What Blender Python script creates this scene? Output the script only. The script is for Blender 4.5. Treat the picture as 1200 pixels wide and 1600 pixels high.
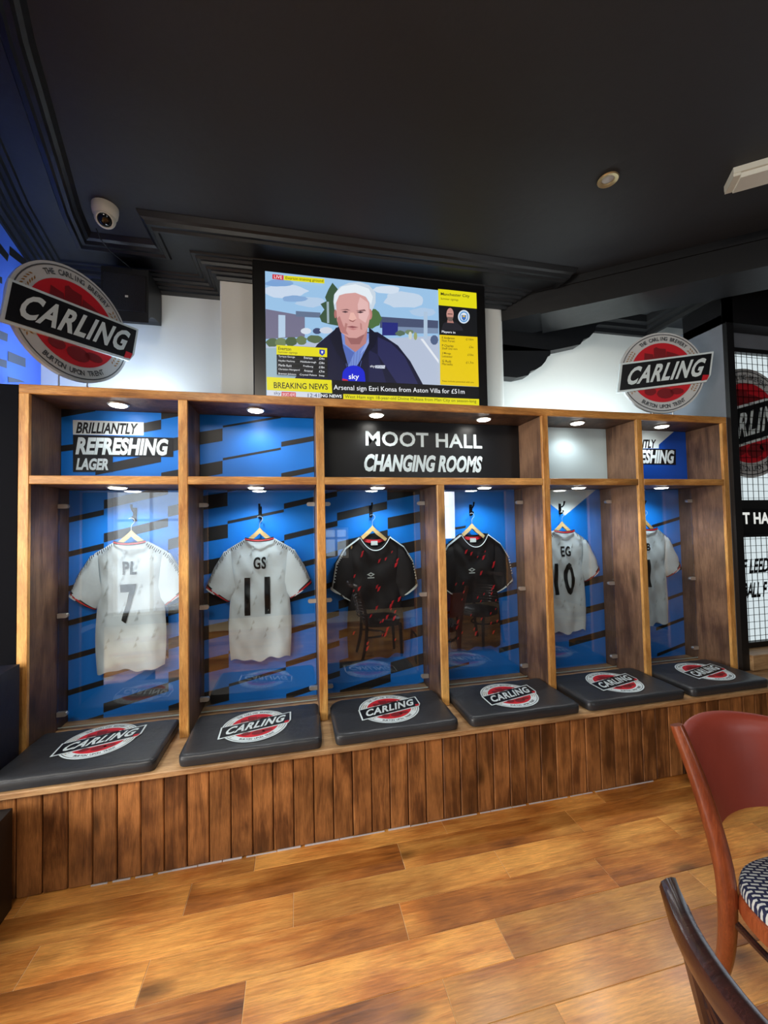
import bpy, bmesh, math, random
from mathutils import Vector, Matrix
random.seed(7)
for _o in list(bpy.data.objects): bpy.data.objects.remove(_o)
SC = bpy.context.scene; COL = SC.collection
# ------------------------------------------------------------------ camera
CAM = Vector((-.11373, -2.2899, 1.53289)); FPX = 626.84
R_ = Vector((0.97690183, -0.21273911, -0.02012195)); U_ = Vector((0.01282307, -0.03563349, 0.99928265)); F_ = Vector((0.21330351, 0.97645908, 0.03208246))
cam = bpy.data.cameras.new('camera'); cam.sensor_fit = 'HORIZONTAL'; cam.sensor_width = 36; cam.lens = 36*FPX/1200
cam.clip_start = .02
co = bpy.data.objects.new('camera', cam); COL.objects.link(co)
m = Matrix((R_, U_, -F_)).transposed().to_4x4(); m.translation = CAM; co.matrix_world = m
SC.camera = co
# ------------------------------------------------------------------ world, light, exposure
SC.view_settings.view_transform = 'Standard'; SC.view_settings.look = 'None'
SC.view_settings.gamma = 1; SC.view_settings.use_curve_mapping = False
SC.view_settings.exposure = 0.5
w = bpy.data.worlds.new('world'); SC.world = w; w.use_nodes = True
w.node_tree.nodes['Background'].inputs[0].default_value = (.75, .86, 1, 1); w.node_tree.nodes['Background'].inputs[1].default_value = 1.6
ZT_ = 2.27
def area(name, loc, target, sx, sy, power, col, spread=180):
    l = bpy.data.lights.new(name, 'AREA'); l.shape = 'RECTANGLE'; l.size = sx; l.size_y = sy; l.energy = power; l.color = col; l.spread = math.radians(spread)
    o = bpy.data.objects.new(name, l); COL.objects.link(o); o.location = loc
    o.rotation_euler = (Vector(target)-Vector(loc)).to_track_quat('-Z', 'Y').to_euler(); return o
# window daylight from behind the camera, added fill lamps, uplights on the cabinet
area('window_daylight', (-2.45, -4.36, 1.4), (-1.2, 0, 1.2), 1.1, 2.3, 6, (.9, .95, 1))
area('side_fill_light', (-3.9, -2.1, 1.7), (-.6, -.2, .9), 1.8, 1.7, 125, (1, .95, .88))  # added lamp out of view, brightens the left posts and floor
area('window_daylight', (2.5, -4.36, 1.7), (1.2, 0, 1.4), .6, .9, 9, (.9, .95, 1))
area('ceiling_fill_light', (-1.3, -2.8, 3.14), (-.6, -.2, .7), 1.8, .7, 58, (1, .92, .8))  # made-up overhead lamp without a fitting, lights the lockers from the front
area('ceiling_fill_light', (1.7, -3.3, 3.14), (1.3, -.6, .4), 1.2, .6, 8, (1, .93, .84))  # weaker made-up overhead lamp, fills the right side
area('uplight', (-1.15, .30, ZT_+.02), (-1.35, .64, 2.75), .6, .05, 3.4, (.72, .86, 1))
area('uplight', (2.15, .26, ZT_+.02), (2.15, .64, 2.7), 1.3, .05, 5, (.84, .96, 1))
# ------------------------------------------------------------------ photo-measured points: pixel -> point on a real plane
def W(u, v, ax, val):
    d = F_ + R_*((u-600)/FPX) - U_*((v-800)/FPX); return CAM + d*((val-CAM[ax])/d[ax])
def WP(u, v, p0, n):
    d = F_ + R_*((u-600)/FPX) - U_*((v-800)/FPX); return CAM + d*((Vector(p0)-CAM).dot(n)/d.dot(n))
# ------------------------------------------------------------------ materials
def srgb(r, g, b):
    f = lambda c: (c/255/12.92) if c/255 <= .04045 else ((c/255+.055)/1.055)**2.4
    return (f(r), f(g), f(b), 1)
MATS = {}
def mat(name, rgb, rough=.5, metal=0, spec=.5, bump=0, bscale=50, var=0, vscale=6, emit=0, coat=0):
    if name in MATS: return MATS[name]
    mt = bpy.data.materials.new(name); mt.use_nodes = True; nt = mt.node_tree; b = nt.nodes['Principled BSDF']
    c = srgb(*rgb); b.inputs['Base Color'].default_value = c; b.inputs['Roughness'].default_value = rough
    b.inputs['Metallic'].default_value = metal; b.inputs['Specular IOR Level'].default_value = spec
    b.inputs['Coat Weight'].default_value = coat; b.inputs['Coat Roughness'].default_value = .15
    tc = nt.nodes.new('ShaderNodeTexCoord')
    if emit:
        b.inputs['Emission Color'].default_value = c; b.inputs['Emission Strength'].default_value = emit
        b.inputs['Base Color'].default_value = (c[0]*.1, c[1]*.1, c[2]*.1, 1)
    if var:
        n = nt.nodes.new('ShaderNodeTexNoise'); n.inputs['Scale'].default_value = vscale; n.inputs['Detail'].default_value = 4
        nt.links.new(tc.outputs['Object'], n.inputs['Vector'])
        mx = nt.nodes.new('ShaderNodeMix'); mx.data_type = 'RGBA'
        mx.inputs[6].default_value = tuple(x*(1-var) for x in c[:3])+(1,); mx.inputs[7].default_value = tuple(min(1, x*(1+var)) for x in c[:3])+(1,)
        nt.links.new(n.outputs['Fac'], mx.inputs[0]); nt.links.new(mx.outputs[2], b.inputs['Base Color'])
    if bump:
        n = nt.nodes.new('ShaderNodeTexNoise'); n.inputs['Scale'].default_value = bscale; n.inputs['Detail'].default_value = 3
        nt.links.new(tc.outputs['Object'], n.inputs['Vector'])
        bp = nt.nodes.new('ShaderNodeBump'); bp.inputs['Strength'].default_value = bump; bp.inputs['Distance'].default_value = .01
        nt.links.new(n.outputs['Fac'], bp.inputs['Height']); nt.links.new(bp.outputs['Normal'], b.inputs['Normal'])
    MATS[name] = mt; return mt
def wood(name, dark, mid, light, axis, rough=.45, scale=1, knots=.5, coat=0, rnd=.5, kn=4.5):
    """stained timber, grain running along the given axis; differs from board to board"""
    mt = bpy.data.materials.new(name); mt.use_nodes = True; nt = mt.node_tree; N = nt.nodes; L = nt.links; b = N['Principled BSDF']
    tc = N.new('ShaderNodeTexCoord'); oi = N.new('ShaderNodeObjectInfo'); ge = N.new('ShaderNodeNewGeometry')
    cm = N.new('ShaderNodeCombineXYZ'); mu = N.new('ShaderNodeMath'); mu.operation = 'MULTIPLY'; mu.inputs[1].default_value = 37
    L.new(oi.outputs['Random'], mu.inputs[0])
    for i in range(3): L.new(mu.outputs[0], cm.inputs[i])
    ad = N.new('ShaderNodeVectorMath'); ad.operation = 'ADD'; L.new(tc.outputs['Object'], ad.inputs[0]); L.new(cm.outputs[0], ad.inputs[1])
    mp = N.new('ShaderNodeMapping'); s = [9*scale, 9*scale, 9*scale]; s[axis] = 1.1*scale; mp.inputs['Scale'].default_value = s; L.new(ad.outputs[0], mp.inputs['Vector'])
    n1 = N.new('ShaderNodeTexNoise'); n1.inputs['Scale'].default_value = 1.6; n1.inputs['Detail'].default_value = 7; n1.inputs['Distortion'].default_value = 1.3; n1.inputs['Roughness'].default_value = .62
    L.new(mp.outputs[0], n1.inputs['Vector'])
    mp2 = N.new('ShaderNodeMapping'); s = [60*scale]*3; s[axis] = 4*scale; mp2.inputs['Scale'].default_value = s; L.new(ad.outputs[0], mp2.inputs['Vector'])
    n2 = N.new('ShaderNodeTexNoise'); n2.inputs['Scale'].default_value = 3; n2.inputs['Detail'].default_value = 3; L.new(mp2.outputs[0], n2.inputs['Vector'])
    n3 = N.new('ShaderNodeTexNoise'); n3.inputs['Scale'].default_value = 5*scale; n3.inputs['Detail'].default_value = 3; L.new(ad.outputs[0], n3.inputs['Vector'])
    a = N.new('ShaderNodeMath'); a.operation = 'MULTIPLY_ADD'; L.new(n2.outputs['Fac'], a.inputs[0]); a.inputs[1].default_value = .28; L.new(n1.outputs['Fac'], a.inputs[2])
    a2 = N.new('ShaderNodeMath'); a2.operation = 'MULTIPLY_ADD'; L.new(n3.outputs['Fac'], a2.inputs[0]); a2.inputs[1].default_value = knots; L.new(a.outputs[0], a2.inputs[2])
    a3 = N.new('ShaderNodeMath'); a3.operation = 'MULTIPLY_ADD'; L.new(oi.outputs['Random'], a3.inputs[0]); a3.inputs[1].default_value = rnd*.3; L.new(a2.outputs[0], a3.inputs[2])
    cr = N.new('ShaderNodeValToRGB'); e = cr.color_ramp.elements; base = .64+.5*knots+.15*rnd-.15
    mr = N.new('ShaderNodeMapRange'); mr.inputs['From Min'].default_value = base-.30; mr.inputs['From Max'].default_value = base+.34; L.new(a3.outputs[0], mr.inputs['Value'])
    e[0].position = 0; e[0].color = srgb(*dark); e[1].position = 1; e[1].color = srgb(*light); k = e.new(.5); k.color = srgb(*mid)
    L.new(mr.outputs[0], cr.inputs[0])
    vo = N.new('ShaderNodeTexVoronoi'); mp3 = N.new('ShaderNodeMapping'); s3 = [kn]*3; s3[axis] = kn*.42; mp3.inputs['Scale'].default_value = s3; L.new(ad.outputs[0], mp3.inputs['Vector']); L.new(mp3.outputs[0], vo.inputs['Vector']); vo.inputs['Scale'].default_value = 1
    kr = N.new('ShaderNodeMapRange'); kr.inputs['From Min'].default_value = .06; kr.inputs['From Max'].default_value = .2; kr.inputs['To Min'].default_value = .35; L.new(vo.outputs['Distance'], kr.inputs['Value'])
    n4 = N.new('ShaderNodeTexNoise'); n4.inputs['Scale'].default_value = 2.2*scale; n4.inputs['Detail'].default_value = 2; L.new(ad.outputs[0], n4.inputs['Vector'])
    pr = N.new('ShaderNodeMapRange'); pr.inputs['From Min'].default_value = .35; pr.inputs['From Max'].default_value = .65; pr.inputs['To Min'].default_value = .72; pr.inputs['To Max'].default_value = 1.22; L.new(n4.outputs['Fac'], pr.inputs['Value'])
    n5 = N.new('ShaderNodeTexNoise'); n5.inputs['Scale'].default_value = 5; n5.inputs['Detail'].default_value = 5; n5.inputs['Roughness'].default_value = .75; L.new(mp2.outputs[0], n5.inputs['Vector'])
    p5 = N.new('ShaderNodeMapRange'); p5.inputs['From Min'].default_value = .3; p5.inputs['From Max'].default_value = .7; p5.inputs['To Min'].default_value = .66; p5.inputs['To Max'].default_value = 1.3; L.new(n5.outputs['Fac'], p5.inputs['Value'])
    m1 = N.new('ShaderNodeMath'); m1.operation = 'MULTIPLY'; L.new(kr.outputs[0], m1.inputs[0]); L.new(pr.outputs[0], m1.inputs[1])
    m2 = N.new('ShaderNodeMath'); m2.operation = 'MULTIPLY'; L.new(m1.outputs[0], m2.inputs[0]); L.new(p5.outputs[0], m2.inputs[1])
    hv = N.new('ShaderNodeVectorMath'); hv.operation = 'SCALE'; L.new(cr.outputs[0], hv.inputs[0]); L.new(m2.outputs[0], hv.inputs['Scale']); L.new(hv.outputs[0], b.inputs['Base Color'])
    b.inputs['Roughness'].default_value = rough; b.inputs['Coat Weight'].default_value = coat; b.inputs['Coat Roughness'].default_value = .2
    bp = N.new('ShaderNodeBump'); bp.inputs['Strength'].default_value = .25; bp.inputs['Distance'].default_value = .004; L.new(a.outputs[0], bp.inputs['Height']); L.new(bp.outputs[0], b.inputs['Normal'])
    MATS[name] = mt; return mt
def glassmat():
    mt = bpy.data.materials.new('clear_glass'); mt.use_nodes = True; nt = mt.node_tree; N = nt.nodes; L = nt.links
    for n in list(N): N.remove(n)
    o = N.new('ShaderNodeOutputMaterial'); mx = N.new('ShaderNodeMixShader'); t = N.new('ShaderNodeBsdfTransparent'); g = N.new('ShaderNodeBsdfGlossy'); f = N.new('ShaderNodeFresnel')
    f.inputs[0].default_value = 1.62; g.inputs['Roughness'].default_value = 0; t.inputs[0].default_value = (.97, .985, .98, 1)
    L.new(f.outputs[0], mx.inputs[0]); L.new(t.outputs[0], mx.inputs[1]); L.new(g.outputs[0], mx.inputs[2]); L.new(mx.outputs[0], o.inputs[0])
    ge = N.new('ShaderNodeNewGeometry'); mr = N.new('ShaderNodeMapRange'); mr.inputs['To Min'].default_value = 1.85; mr.inputs['To Max'].default_value = 1/1.85
    L.new(ge.outputs['Backfacing'], mr.inputs['Value']); L.new(mr.outputs[0], f.inputs[0]); return mt
GLASS = glassmat()
CEIL = mat('black_ceiling_paint', (39, 41, 46), .6, bump=.25, bscale=14)
CORN = mat('black_gloss_trim', (15, 16, 19), .42, bump=.1, bscale=20)
WHITE = mat('white_wall_paint', (222, 224, 220), .75, bump=.15, bscale=12)
BLACK = mat('black_paint', (14, 15, 18), .45)
NAVYP = mat('dark_navy_paint', (5, 6, 12), .8, spec=.08)
GREYP = mat('grey_panel_paint', (108, 114, 124), .38, var=.25, vscale=5)
BLUE = mat('blue_print', (6, 122, 224), .42)
BLUEW = mat('blue_wall_print', (78, 122, 240), .5)
PBLK = mat('black_print', (24, 24, 27), .45)
PWHT = mat('white_print', (214, 228, 232), .5)
SIGNB = mat('black_sign_board', (10, 11, 15), .35)
WGOLD = wood('golden_pine_edge', (104, 60, 24), (176, 118, 58), (218, 164, 94), 0, .4, 1.3, .3)
WGOLDZ = wood('golden_pine_upright', (104, 60, 24), (178, 120, 58), (220, 168, 96), 2, .4, 1.3, .3)
WSIDE = wood('stained_board_side', (46, 31, 25), (78, 55, 43), (120, 91, 70), 2, .5, .8, .9)
WBENCH = wood('bench_top_wood', (100, 70, 44), (150, 112, 74), (196, 160, 116), 0, .45, 1, .4)
WPLANK = wood('stained_panelling', (38, 21, 11), (94, 57, 31), (160, 106, 60), 2, .36, 1, .75, rnd=.6, kn=6.5)
WFLOOR = wood('floor_laminate', (92, 48, 20), (178, 108, 46), (222, 158, 80), 0, .34, .62, .9, coat=.12, rnd=.6, kn=5)
JOINT = mat('floor_joint', (236, 206, 160), .6)
CHAIRW = wood('red_brown_chair_wood', (78, 32, 18), (120, 54, 30), (150, 76, 42), 2, .3, 1.2, .4, coat=.3, kn=1)
DARKW = wood('dark_chair_wood', (24, 12, 13), (44, 24, 24), (66, 38, 34), 0, .25, 1.2, .4, coat=.5, kn=1)
PINE = wood('hanger_wood', (188, 146, 84), (216, 180, 118), (232, 204, 148), 0, .4, 1.5, .2, kn=1)
CHROME = mat('chrome', (226, 224, 218), .3, .85)
IRON = mat('black_iron', (16, 16, 18), .4, .6)
VINYL = mat('charcoal_vinyl', (42, 44, 48), .4, bump=.5, bscale=9, spec=.5)
LEATHER = mat('red_leather', (150, 62, 48), .4, bump=.4, bscale=8, var=.22, vscale=4)
SILK = mat('white_sports_fabric', (206, 219, 228), .72, bump=.2, bscale=22)
SILKG = mat('grey_sports_fabric', (184, 194, 200), .72)
KBLK = mat('black_sports_fabric', (21, 18, 23), .65, bump=.2, bscale=22)
RED = mat('red_print', (196, 24, 40), .5)
REDD = mat('deep_red_print', (122, 16, 26), .5)
LOGOW = mat('pale_logo_print', (196, 200, 202), .5)
LOGOK = mat('black_logo_print', (12, 14, 20), .4)
GOLD = mat('gold_wheat_print', (150, 108, 52), .5)
GREYT = mat('grey_logo_lettering', (74, 78, 84), .5)
PLAST = mat('white_plastic', (205, 204, 192), .4)
# ------------------------------------------------------------------ object helpers
def root(name, loc, label, cat, group=None):
    o = bpy.data.objects.new(name, None); COL.objects.link(o); o.location = loc; o.empty_display_size = .05
    o['label'] = label; o['category'] = cat; o['w'] = list(loc)
    if group: o['group'] = group
    return o
def mesh(name, vs, fs, m, parent=None, smooth=False, clipx=None, label=None, kind=None, loc=None, tag=None, sharp=35):
    if clipx is not None: vs, fs = clip(vs, fs, clipx)
    if parent is not None: l = Vector(parent['w'])
    elif loc is not None: l = Vector(loc)
    else: l = Vector((0, 0, 0))
    me = bpy.data.meshes.new(name); me.from_pydata([tuple(Vector(v)-l) for v in vs], [], fs)
    ms = m if isinstance(m, (list, tuple)) else [m]
    for x in ms: me.materials.append(x)
    if smooth:
        for p in me.polygons: p.use_smooth = True
        me.set_sharp_from_angle(angle=math.radians(sharp))
    me.validate(); o = bpy.data.objects.new(name, me); COL.objects.link(o); o['w'] = list(l)
    if parent is not None: o.parent = parent
    else: o.location = l
    if label: o['label'] = label
    if kind: o['kind'] = kind
    if tag: o['label'], o['category'] = tag[0], tag[1]
    if tag and len(tag) > 2: o['group'] = tag[2]
    return o
def gridcut(vs, fs, step):
    P = [[Vector(vs[i]) for i in f] for f in fs]
    for ax in (0, 1):
        lo = min(p[ax] for q in P for p in q); hi = max(p[ax] for q in P for p in q); out = []
        for q in P:
            a0 = min(p[ax] for p in q); a1 = max(p[ax] for p in q); k = int((a0-lo)/step)
            while lo+k*step < a1-1e-9:
                r = q
                for val, sg in ((lo+k*step, 1), (lo+(k+1)*step, -1)):
                    o = []
                    for i in range(len(r)):
                        a, b = r[i-1], r[i]; ia, ib = (a[ax]-val)*sg >= 0, (b[ax]-val)*sg >= 0
                        if ia != ib: o.append(a+(b-a)*((val-a[ax])/(b[ax]-a[ax])))
                        if ib: o.append(b)
                    r = o
                    if len(r) < 3: break
                if len(r) > 2: out.append(r)
                k += 1
        P = out
    nv = []; nf = []
    for q in P: k = len(nv); nv += q; nf.append(list(range(k, k+len(q))))
    return nv, nf
def clip(vs, fs, xmin):
    nv, nf = [], []
    for f in fs:
        P = [Vector(vs[i]) for i in f]; out = []
        for i in range(len(P)):
            a, b = P[i-1], P[i]
            if (a.x >= xmin) != (b.x >= xmin): out.append(a+(b-a)*((xmin-a.x)/(b.x-a.x)))
            if b.x >= xmin: out.append(b)
        if len(out) > 2: k = len(nv); nv += out; nf.append(list(range(k, k+len(out))))
    return nv, nf
class G:
    def __init__(s): s.v = []; s.f = []
    def add(s, vs, fs): k = len(s.v); s.v += [Vector(x) for x in vs]; s.f += [[i+k for i in f] for f in fs]; return s
    def box(s, x0, x1, y0, y1, z0, z1):
        return s.add([(x, y, z) for x in (x0, x1) for y in (y0, y1) for z in (z0, z1)], [(0, 1, 3, 2), (4, 6, 7, 5), (0, 4, 5, 1), (2, 3, 7, 6), (0, 2, 6, 4), (1, 5, 7, 3)])
    def bbox(s, x0, x1, y0, y1, z0, z1, r=.003, seg=1):
        bm = bmesh.new(); bmesh.ops.create_cube(bm, size=1)
        for v in bm.verts: v.co = Vector(((x0+x1)/2+v.co.x*(x1-x0), (y0+y1)/2+v.co.y*(y1-y0), (z0+z1)/2+v.co.z*(z1-z0)))
        bmesh.ops.bevel(bm, geom=bm.edges[:], offset=r, segments=seg, affect='EDGES', profile=.5)
        bm.verts.index_update(); s.add([v.co.copy() for v in bm.verts], [[v.index for v in f.verts] for f in bm.faces]); bm.free(); return s
    def prism(s, P, n):
        """closed outline P (3-D points, one plane) pushed along vector n"""
        n = Vector(n); P = [Vector(p) for p in P]; k = len(P)
        return s.add(P+[p+n for p in P], [list(range(k))[::-1], list(range(k, 2*k))]+[[i, (i+1) % k, k+(i+1) % k, k+i] for i in range(k)])
    def poly(s, P): return s.add(P, [list(range(len(P)))])
    def tube(s, pts, r, n=8, cap=True, flat=None):
        pts = [Vector(p) for p in pts]; rs = r if isinstance(r, (list, tuple)) else [r]*len(pts)
        fl = flat or (1, 1); up = None; vs = []; fs = []
        for i, p in enumerate(pts):
            t = (pts[min(i+1, len(pts)-1)]-pts[max(i-1, 0)]).normalized()
            if up is None: up = t.orthogonal().normalized() if abs(t.y) > .8 else (Vector((0, 1, 0))-t*t.y).normalized()
            up = (up-t*up.dot(t)).normalized(); sd = t.cross(up)
            for k in range(n):
                a = 2*math.pi*(k+.5)/n; vs.append(p+(up*math.cos(a)*fl[0]+sd*math.sin(a)*fl[1])*rs[i])
        for i in range(len(pts)-1):
            for k in range(n): fs.append([i*n+k, i*n+(k+1) % n, (i+1)*n+(k+1) % n, (i+1)*n+k])
        if cap: fs += [list(range(n))[::-1], list(range((len(pts)-1)*n, len(pts)*n))]
        return s.add(vs, fs)
    def lathe(s, prof, c, ax=(0, 0, 1), n=24):
        ax = Vector(ax).normalized(); a = ax.orthogonal().normalized(); b = ax.cross(a); c = Vector(c); vs = []; fs = []
        for r, h in prof:
            for k in range(n): t = 2*math.pi*k/n; vs.append(c+ax*h+(a*math.cos(t)+b*math.sin(t))*max(r, 1e-5))
        for i in range(len(prof)-1):
            for k in range(n): fs.append([i*n+k, i*n+(k+1) % n, (i+1)*n+(k+1) % n, (i+1)*n+k])
        return s.add(vs, fs)
    def go(s, name, m, parent=None, **k): return mesh(name, s.v, s.f, m, parent, **k)
_tc = {}
def text2d(t, bold=0, shear=0, gap=1):
    key = (t, bold, shear, gap)
    if key not in _tc:
        c = bpy.data.curves.new('lettering', 'FONT'); c.body = t; c.offset = bold; c.shear = shear; c.resolution_u = 3; c.space_character = gap
        o = bpy.data.objects.new('lettering', c); me = bpy.data.meshes.new_from_object(o)
        vs = [(v.co.x, v.co.y) for v in me.vertices]; fs = [list(p.vertices) for p in me.polygons]
        bpy.data.objects.remove(o); bpy.data.curves.remove(c); bpy.data.meshes.remove(me)
        xs = [v[0] for v in vs]; ys = [v[1] for v in vs]; x0, x1, y0, y1 = min(xs), max(xs), min(ys), max(ys)
        _tc[key] = ([((x-x0)/(x1-x0), (y-y0)/(y1-y0)) for x, y in vs], fs, (x1-x0)/(y1-y0))
    return _tc[key]
def tquad(g, t, BL, BR, TL, bold=.02, shear=0, gap=1):
    vs, fs, _ = text2d(t, bold, shear, gap); BL, BR, TL = Vector(BL), Vector(BR), Vector(TL)
    return g.add([BL+(BR-BL)*x+(TL-BL)*y for x, y in vs], fs)
# ------------------------------------------------------------------ measured dimensions (metres)
PX = [-1.44249, -.72, 0., .71804, 1.43886, 2.16411, 2.89698]; T = .04587
ZT, ZS, TS, ZB, ZBB = 2.26465, 1.81131, .04247, .45148, .42468
YB, YP, YD, YL, YG = -.29407, -.27007, .27548, .358, .25
H = 3.26; ZC = 3.142
LW = [(-1.05, -1.65), (-1.2, -1.2), (-1.33, -.83), (-1.565, 0), (-1.69, .635)]     # left wall in plan
# ------------------------------------------------------------------ structure
def struct(g, name, m, **k): return g.go(name, m, kind='structure', **k)
fl = G().box(-4, 5, -4.6, .9, -.06, -.0022); floor = struct(fl, 'floor', JOINT)
# laminate planks: rows .149 wide, boards .915 long, joints as in the photograph
rows = {0: -.575, 1: -.146, 2: -.643, 3: -.30, 4: .347, 5: .669}; L_ = .9155
plank_me = {}
for r in range(-3, 22):
    y1 = -.36-.1487*r; y0 = y1-.1487
    off = rows.get(r, random.uniform(0, L_)); x = off-math.ceil((off+1.9)/L_)*L_
    xmax = 4.2 if y0 > -2.4 else 3.8
    while x < xmax:
        if -.3 < y1-.001 or x+L_ < -1.7: pass
        if y1 > YP+.15 or x+L_ < -1.75: x += L_; continue
        key = 0
        if key not in plank_me:
            g = G(); e = .0011; b = .0012
            X0, X1, Y0, Y1 = e, L_-e, e, .1487-e
            g.add([(X0, Y0, -.0022), (X1, Y0, -.0022), (X1, Y1, -.0022), (X0, Y1, -.0022), (X0, Y0, -b*.5), (X1, Y0, -b*.5), (X1, Y1, -b*.5), (X0, Y1, -b*.5), (X0+b, Y0+b, 0), (X1-b, Y0+b, 0), (X1-b, Y1-b, 0), (X0+b, Y1-b, 0)],
                  [(4, 5, 9, 8), (5, 6, 10, 9), (6, 7, 11, 10), (7, 4, 8, 11), (8, 9, 10, 11), (0, 1, 5, 4), (1, 2, 6, 5), (2, 3, 7, 6), (3, 0, 4, 7)])
            me = bpy.data.meshes.new('plank'); me.from_pydata([tuple(v) for v in g.v], [], g.f); me.materials.append(WFLOOR); plank_me[key] = me
        o = bpy.data.objects.new('plank', plank_me[key]); COL.objects.link(o); o.parent = floor; o.location = (x, y0, 0); x += L_
ce = G().box(-4, 5, -4.6, .9, H, H+.1); struct(ce, 'ceiling', CEIL)
# left wall follows a slightly bent line; built as thick prisms
g = G(); out = [(x-.12, y) for x, y in LW]; zt0 = 2.27
g.prism([(x, y, zt0) for x, y in LW]+[(x, y, zt0) for x, y in out[::-1]], (0, 0, H-zt0)); struct(g, 'wall_left', BLUEW)
g = G(); g.box(-1.72, -1.60, -.02, .634, 0, zt0-.001); struct(g, 'trim_10', NAVYP)
# back wall with the projecting pier carrying the television
g = G(); bw = [(-1.69, .635), (-.577, .635), (-.577, .4), (1.426, .4), (1.426, .635), (2.9, .635)]
bwp = [(-1.69, .635), (-.577, .635), (-.577, .41), (-.567, .4)] + [(1.426-.05+.05*math.sin(a*math.pi/10), .45-.05*math.cos(a*math.pi/10)) for a in range(6)] + [(1.426, .635), (4.6, .635), (4.6, .8), (-1.9, .8), (-1.9, .635)]
g.prism([(x, y, 0) for x, y in bwp], (0, 0, H)); struct(g, 'wall_back', WHITE)
# grey return wall and black window wall at the right
g = G().box(2.944, 2.99, 0.0, .634, 0, 3.02); struct(g, 'wall_right', GREYP)
g = G().box(2.944, 3.008, -.03, -.001, 0, H); g.box(2.99, 3.008, -.001, .1, 0, 3.1); g.box(2.944, 5, -.03, .3, 2.95, H); struct(g, 'trim_1', BLACK)
g = G().box(3.009, 4.6, .09, .3, 2.835, 2.95); struct(g, 'trim_2', GREYP)
# walls behind the camera, with the street windows
g = G()
wins = [(-3.0, -1.9, .15, 2.6), (.36, .80, .95, 1.5), (2.2, 2.80, 1.25, 2.2)]
xs = [-4, -3.0, -1.9, .36, .80, 2.2, 2.80, 5]
for a, b in zip(xs[::2], xs[1::2]): g.box(a, b, -4.6, -4.45, 0, H)
for a, b, z0, z1 in wins: g.box(a, b, -4.6, -4.45, 0, z0); g.box(a, b, -4.6, -4.45, z1, H)
struct(g, 'wall_behind', NAVYP)
for i, (a, b, z0, z1) in enumerate(wins):
    g = G()
    for x in (a, (a+b)/2-.02, b-.04): g.box(x, x+.04, -4.52, -4.46, z0, z1)
    for z in (z0, z0+(z1-z0)*.62, z1-.04): g.box(a, b, -4.53, -4.47, z, z+.04)
    wf = struct(g, 'window_%d' % (i+1), PLAST)
    G().box(a, b, -4.5, -4.495, z0, z1).go('pane', GLASS, wf)
g = G().box(4.9, 5, -4.44, .0, 0, H); struct(g, 'wall_far_right', BLACK)
g = G().box(-4.1, -4.0, -4.6, -3.05, 0, H); g.box(-4.1, -4.0, -1.15, .1, 0, H); g.box(-4.1, -4.0, -3.05, -1.15, 0, .8); g.box(-4.1, -4.0, -3.05, -1.15, 2.6, H); g.box(-4.0, -1.73, -.02, .1, 0, H); struct(g, 'wall_far_left', NAVYP)
# cornice swept along walls
def offs(path, d):
    res = []
    for i, p in enumerate(path):
        p = Vector(p); a = (p-Vector(path[i-1])).normalized() if i else None; b = (Vector(path[i+1])-p).normalized() if i < len(path)-1 else None
        a = a or b; b = b or a; n1 = Vector((a.y, -a.x)); n2 = Vector((b.y, -b.x)); mm = (n1+n2).normalized()
        res.append(p+mm*d/max(.3, mm.dot(n1)))
    return res
def sweep(g, path, prof):
    rings = [offs(path, d) for d, z in prof]; vs = []; n = len(path)
    for (d, z), rg in zip(prof, rings): vs += [(q.x, q.y, z) for q in rg]
    fs = [[j*n+i, j*n+i+1, (j+1)*n+i+1, (j+1)*n+i] for j in range(len(prof)-1) for i in range(n-1)]
    k = len(prof); fs += [[j*n for j in range(k)], [j*n+n-1 for j in range(k)][::-1]]
    g.add(vs, fs)
prof = [(0, H-.002), (0, ZC-.02), (.012, ZC-.02), (.018, ZC-.002), (.04, ZC), (.046, ZC+.014), (.062, ZC+.012), (.07, ZC+.024), (.088, ZC+.024), (.094, ZC+.04), (.112, ZC+.038), (.12, ZC+.052), (.14, ZC+.052), (.146, ZC+.062), (.27, ZC+.066), (.276, ZC+.054), (.296, ZC+.05), (.304, ZC+.064), (.322, ZC+.064), (.33, ZC+.082), (.345, ZC+.09), (.36, ZC+.116)]
cpath = [Vector(p) for p in LW[:-1]] + [Vector(p) for p in bw[:-1]]
cpath = [(-1.05, -1.65), (-1.2, -1.2), (-1.33, -.83), (-1.565, 0), (-1.69, .635), (-.577, .635), (-.577, .4), (1.426, .4), (1.426, .634)]
g = G(); sweep(g, cpath, prof); struct(g, 'trim_3', CORN, smooth=True, sharp=25)
prof2 = [(0, H-.002), (0, ZC), (.03, ZC), (.04, ZC+.03), (.08, ZC+.035), (.09, ZC+.06), (.13, ZC+.07), (.15, H-.002)]
g = G(); sweep(g, [(1.43, .634), (2.943, .634), (2.943, 0)], prof2); struct(g, 'trim_4', CORN)
# diagonal beam with stepped corbels
g = G()
d = Vector((.81, -.585, 0)).normalized(); nrm = Vector((d.y, -d.x, 0)) * -1; A = Vector((1.39, .43, 3.03))
def bm_(a, b, y0, y1, z0, z1):
    P = [A+d*a+nrm*y0, A+d*b+nrm*y0, A+d*b+nrm*y1, A+d*a+nrm*y1]; g.prism([(p.x, p.y, z0) for p in P], (0, 0, z1-z0))
bm_(-.0, 3.9, 0, .3, 3.045, H-.001); bm_(.3, 3.9, -.012, .31, 3.03, 3.05); bm_(.3, 3.9, -.008, .31, 3.05, 3.07); bm_(0, 3.9, -.012, .0, 3.2, 3.22)
struct(g, 'trim_5', CORN)
def corbel(pts, y0, y1, name):
    g = G(); g.prism([(W(u, v, 1, y0).x, y0, W(u, v, 1, y0).z) for u, v in pts], (0, y1-y0, 0)); struct(g, name, CORN)
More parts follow.
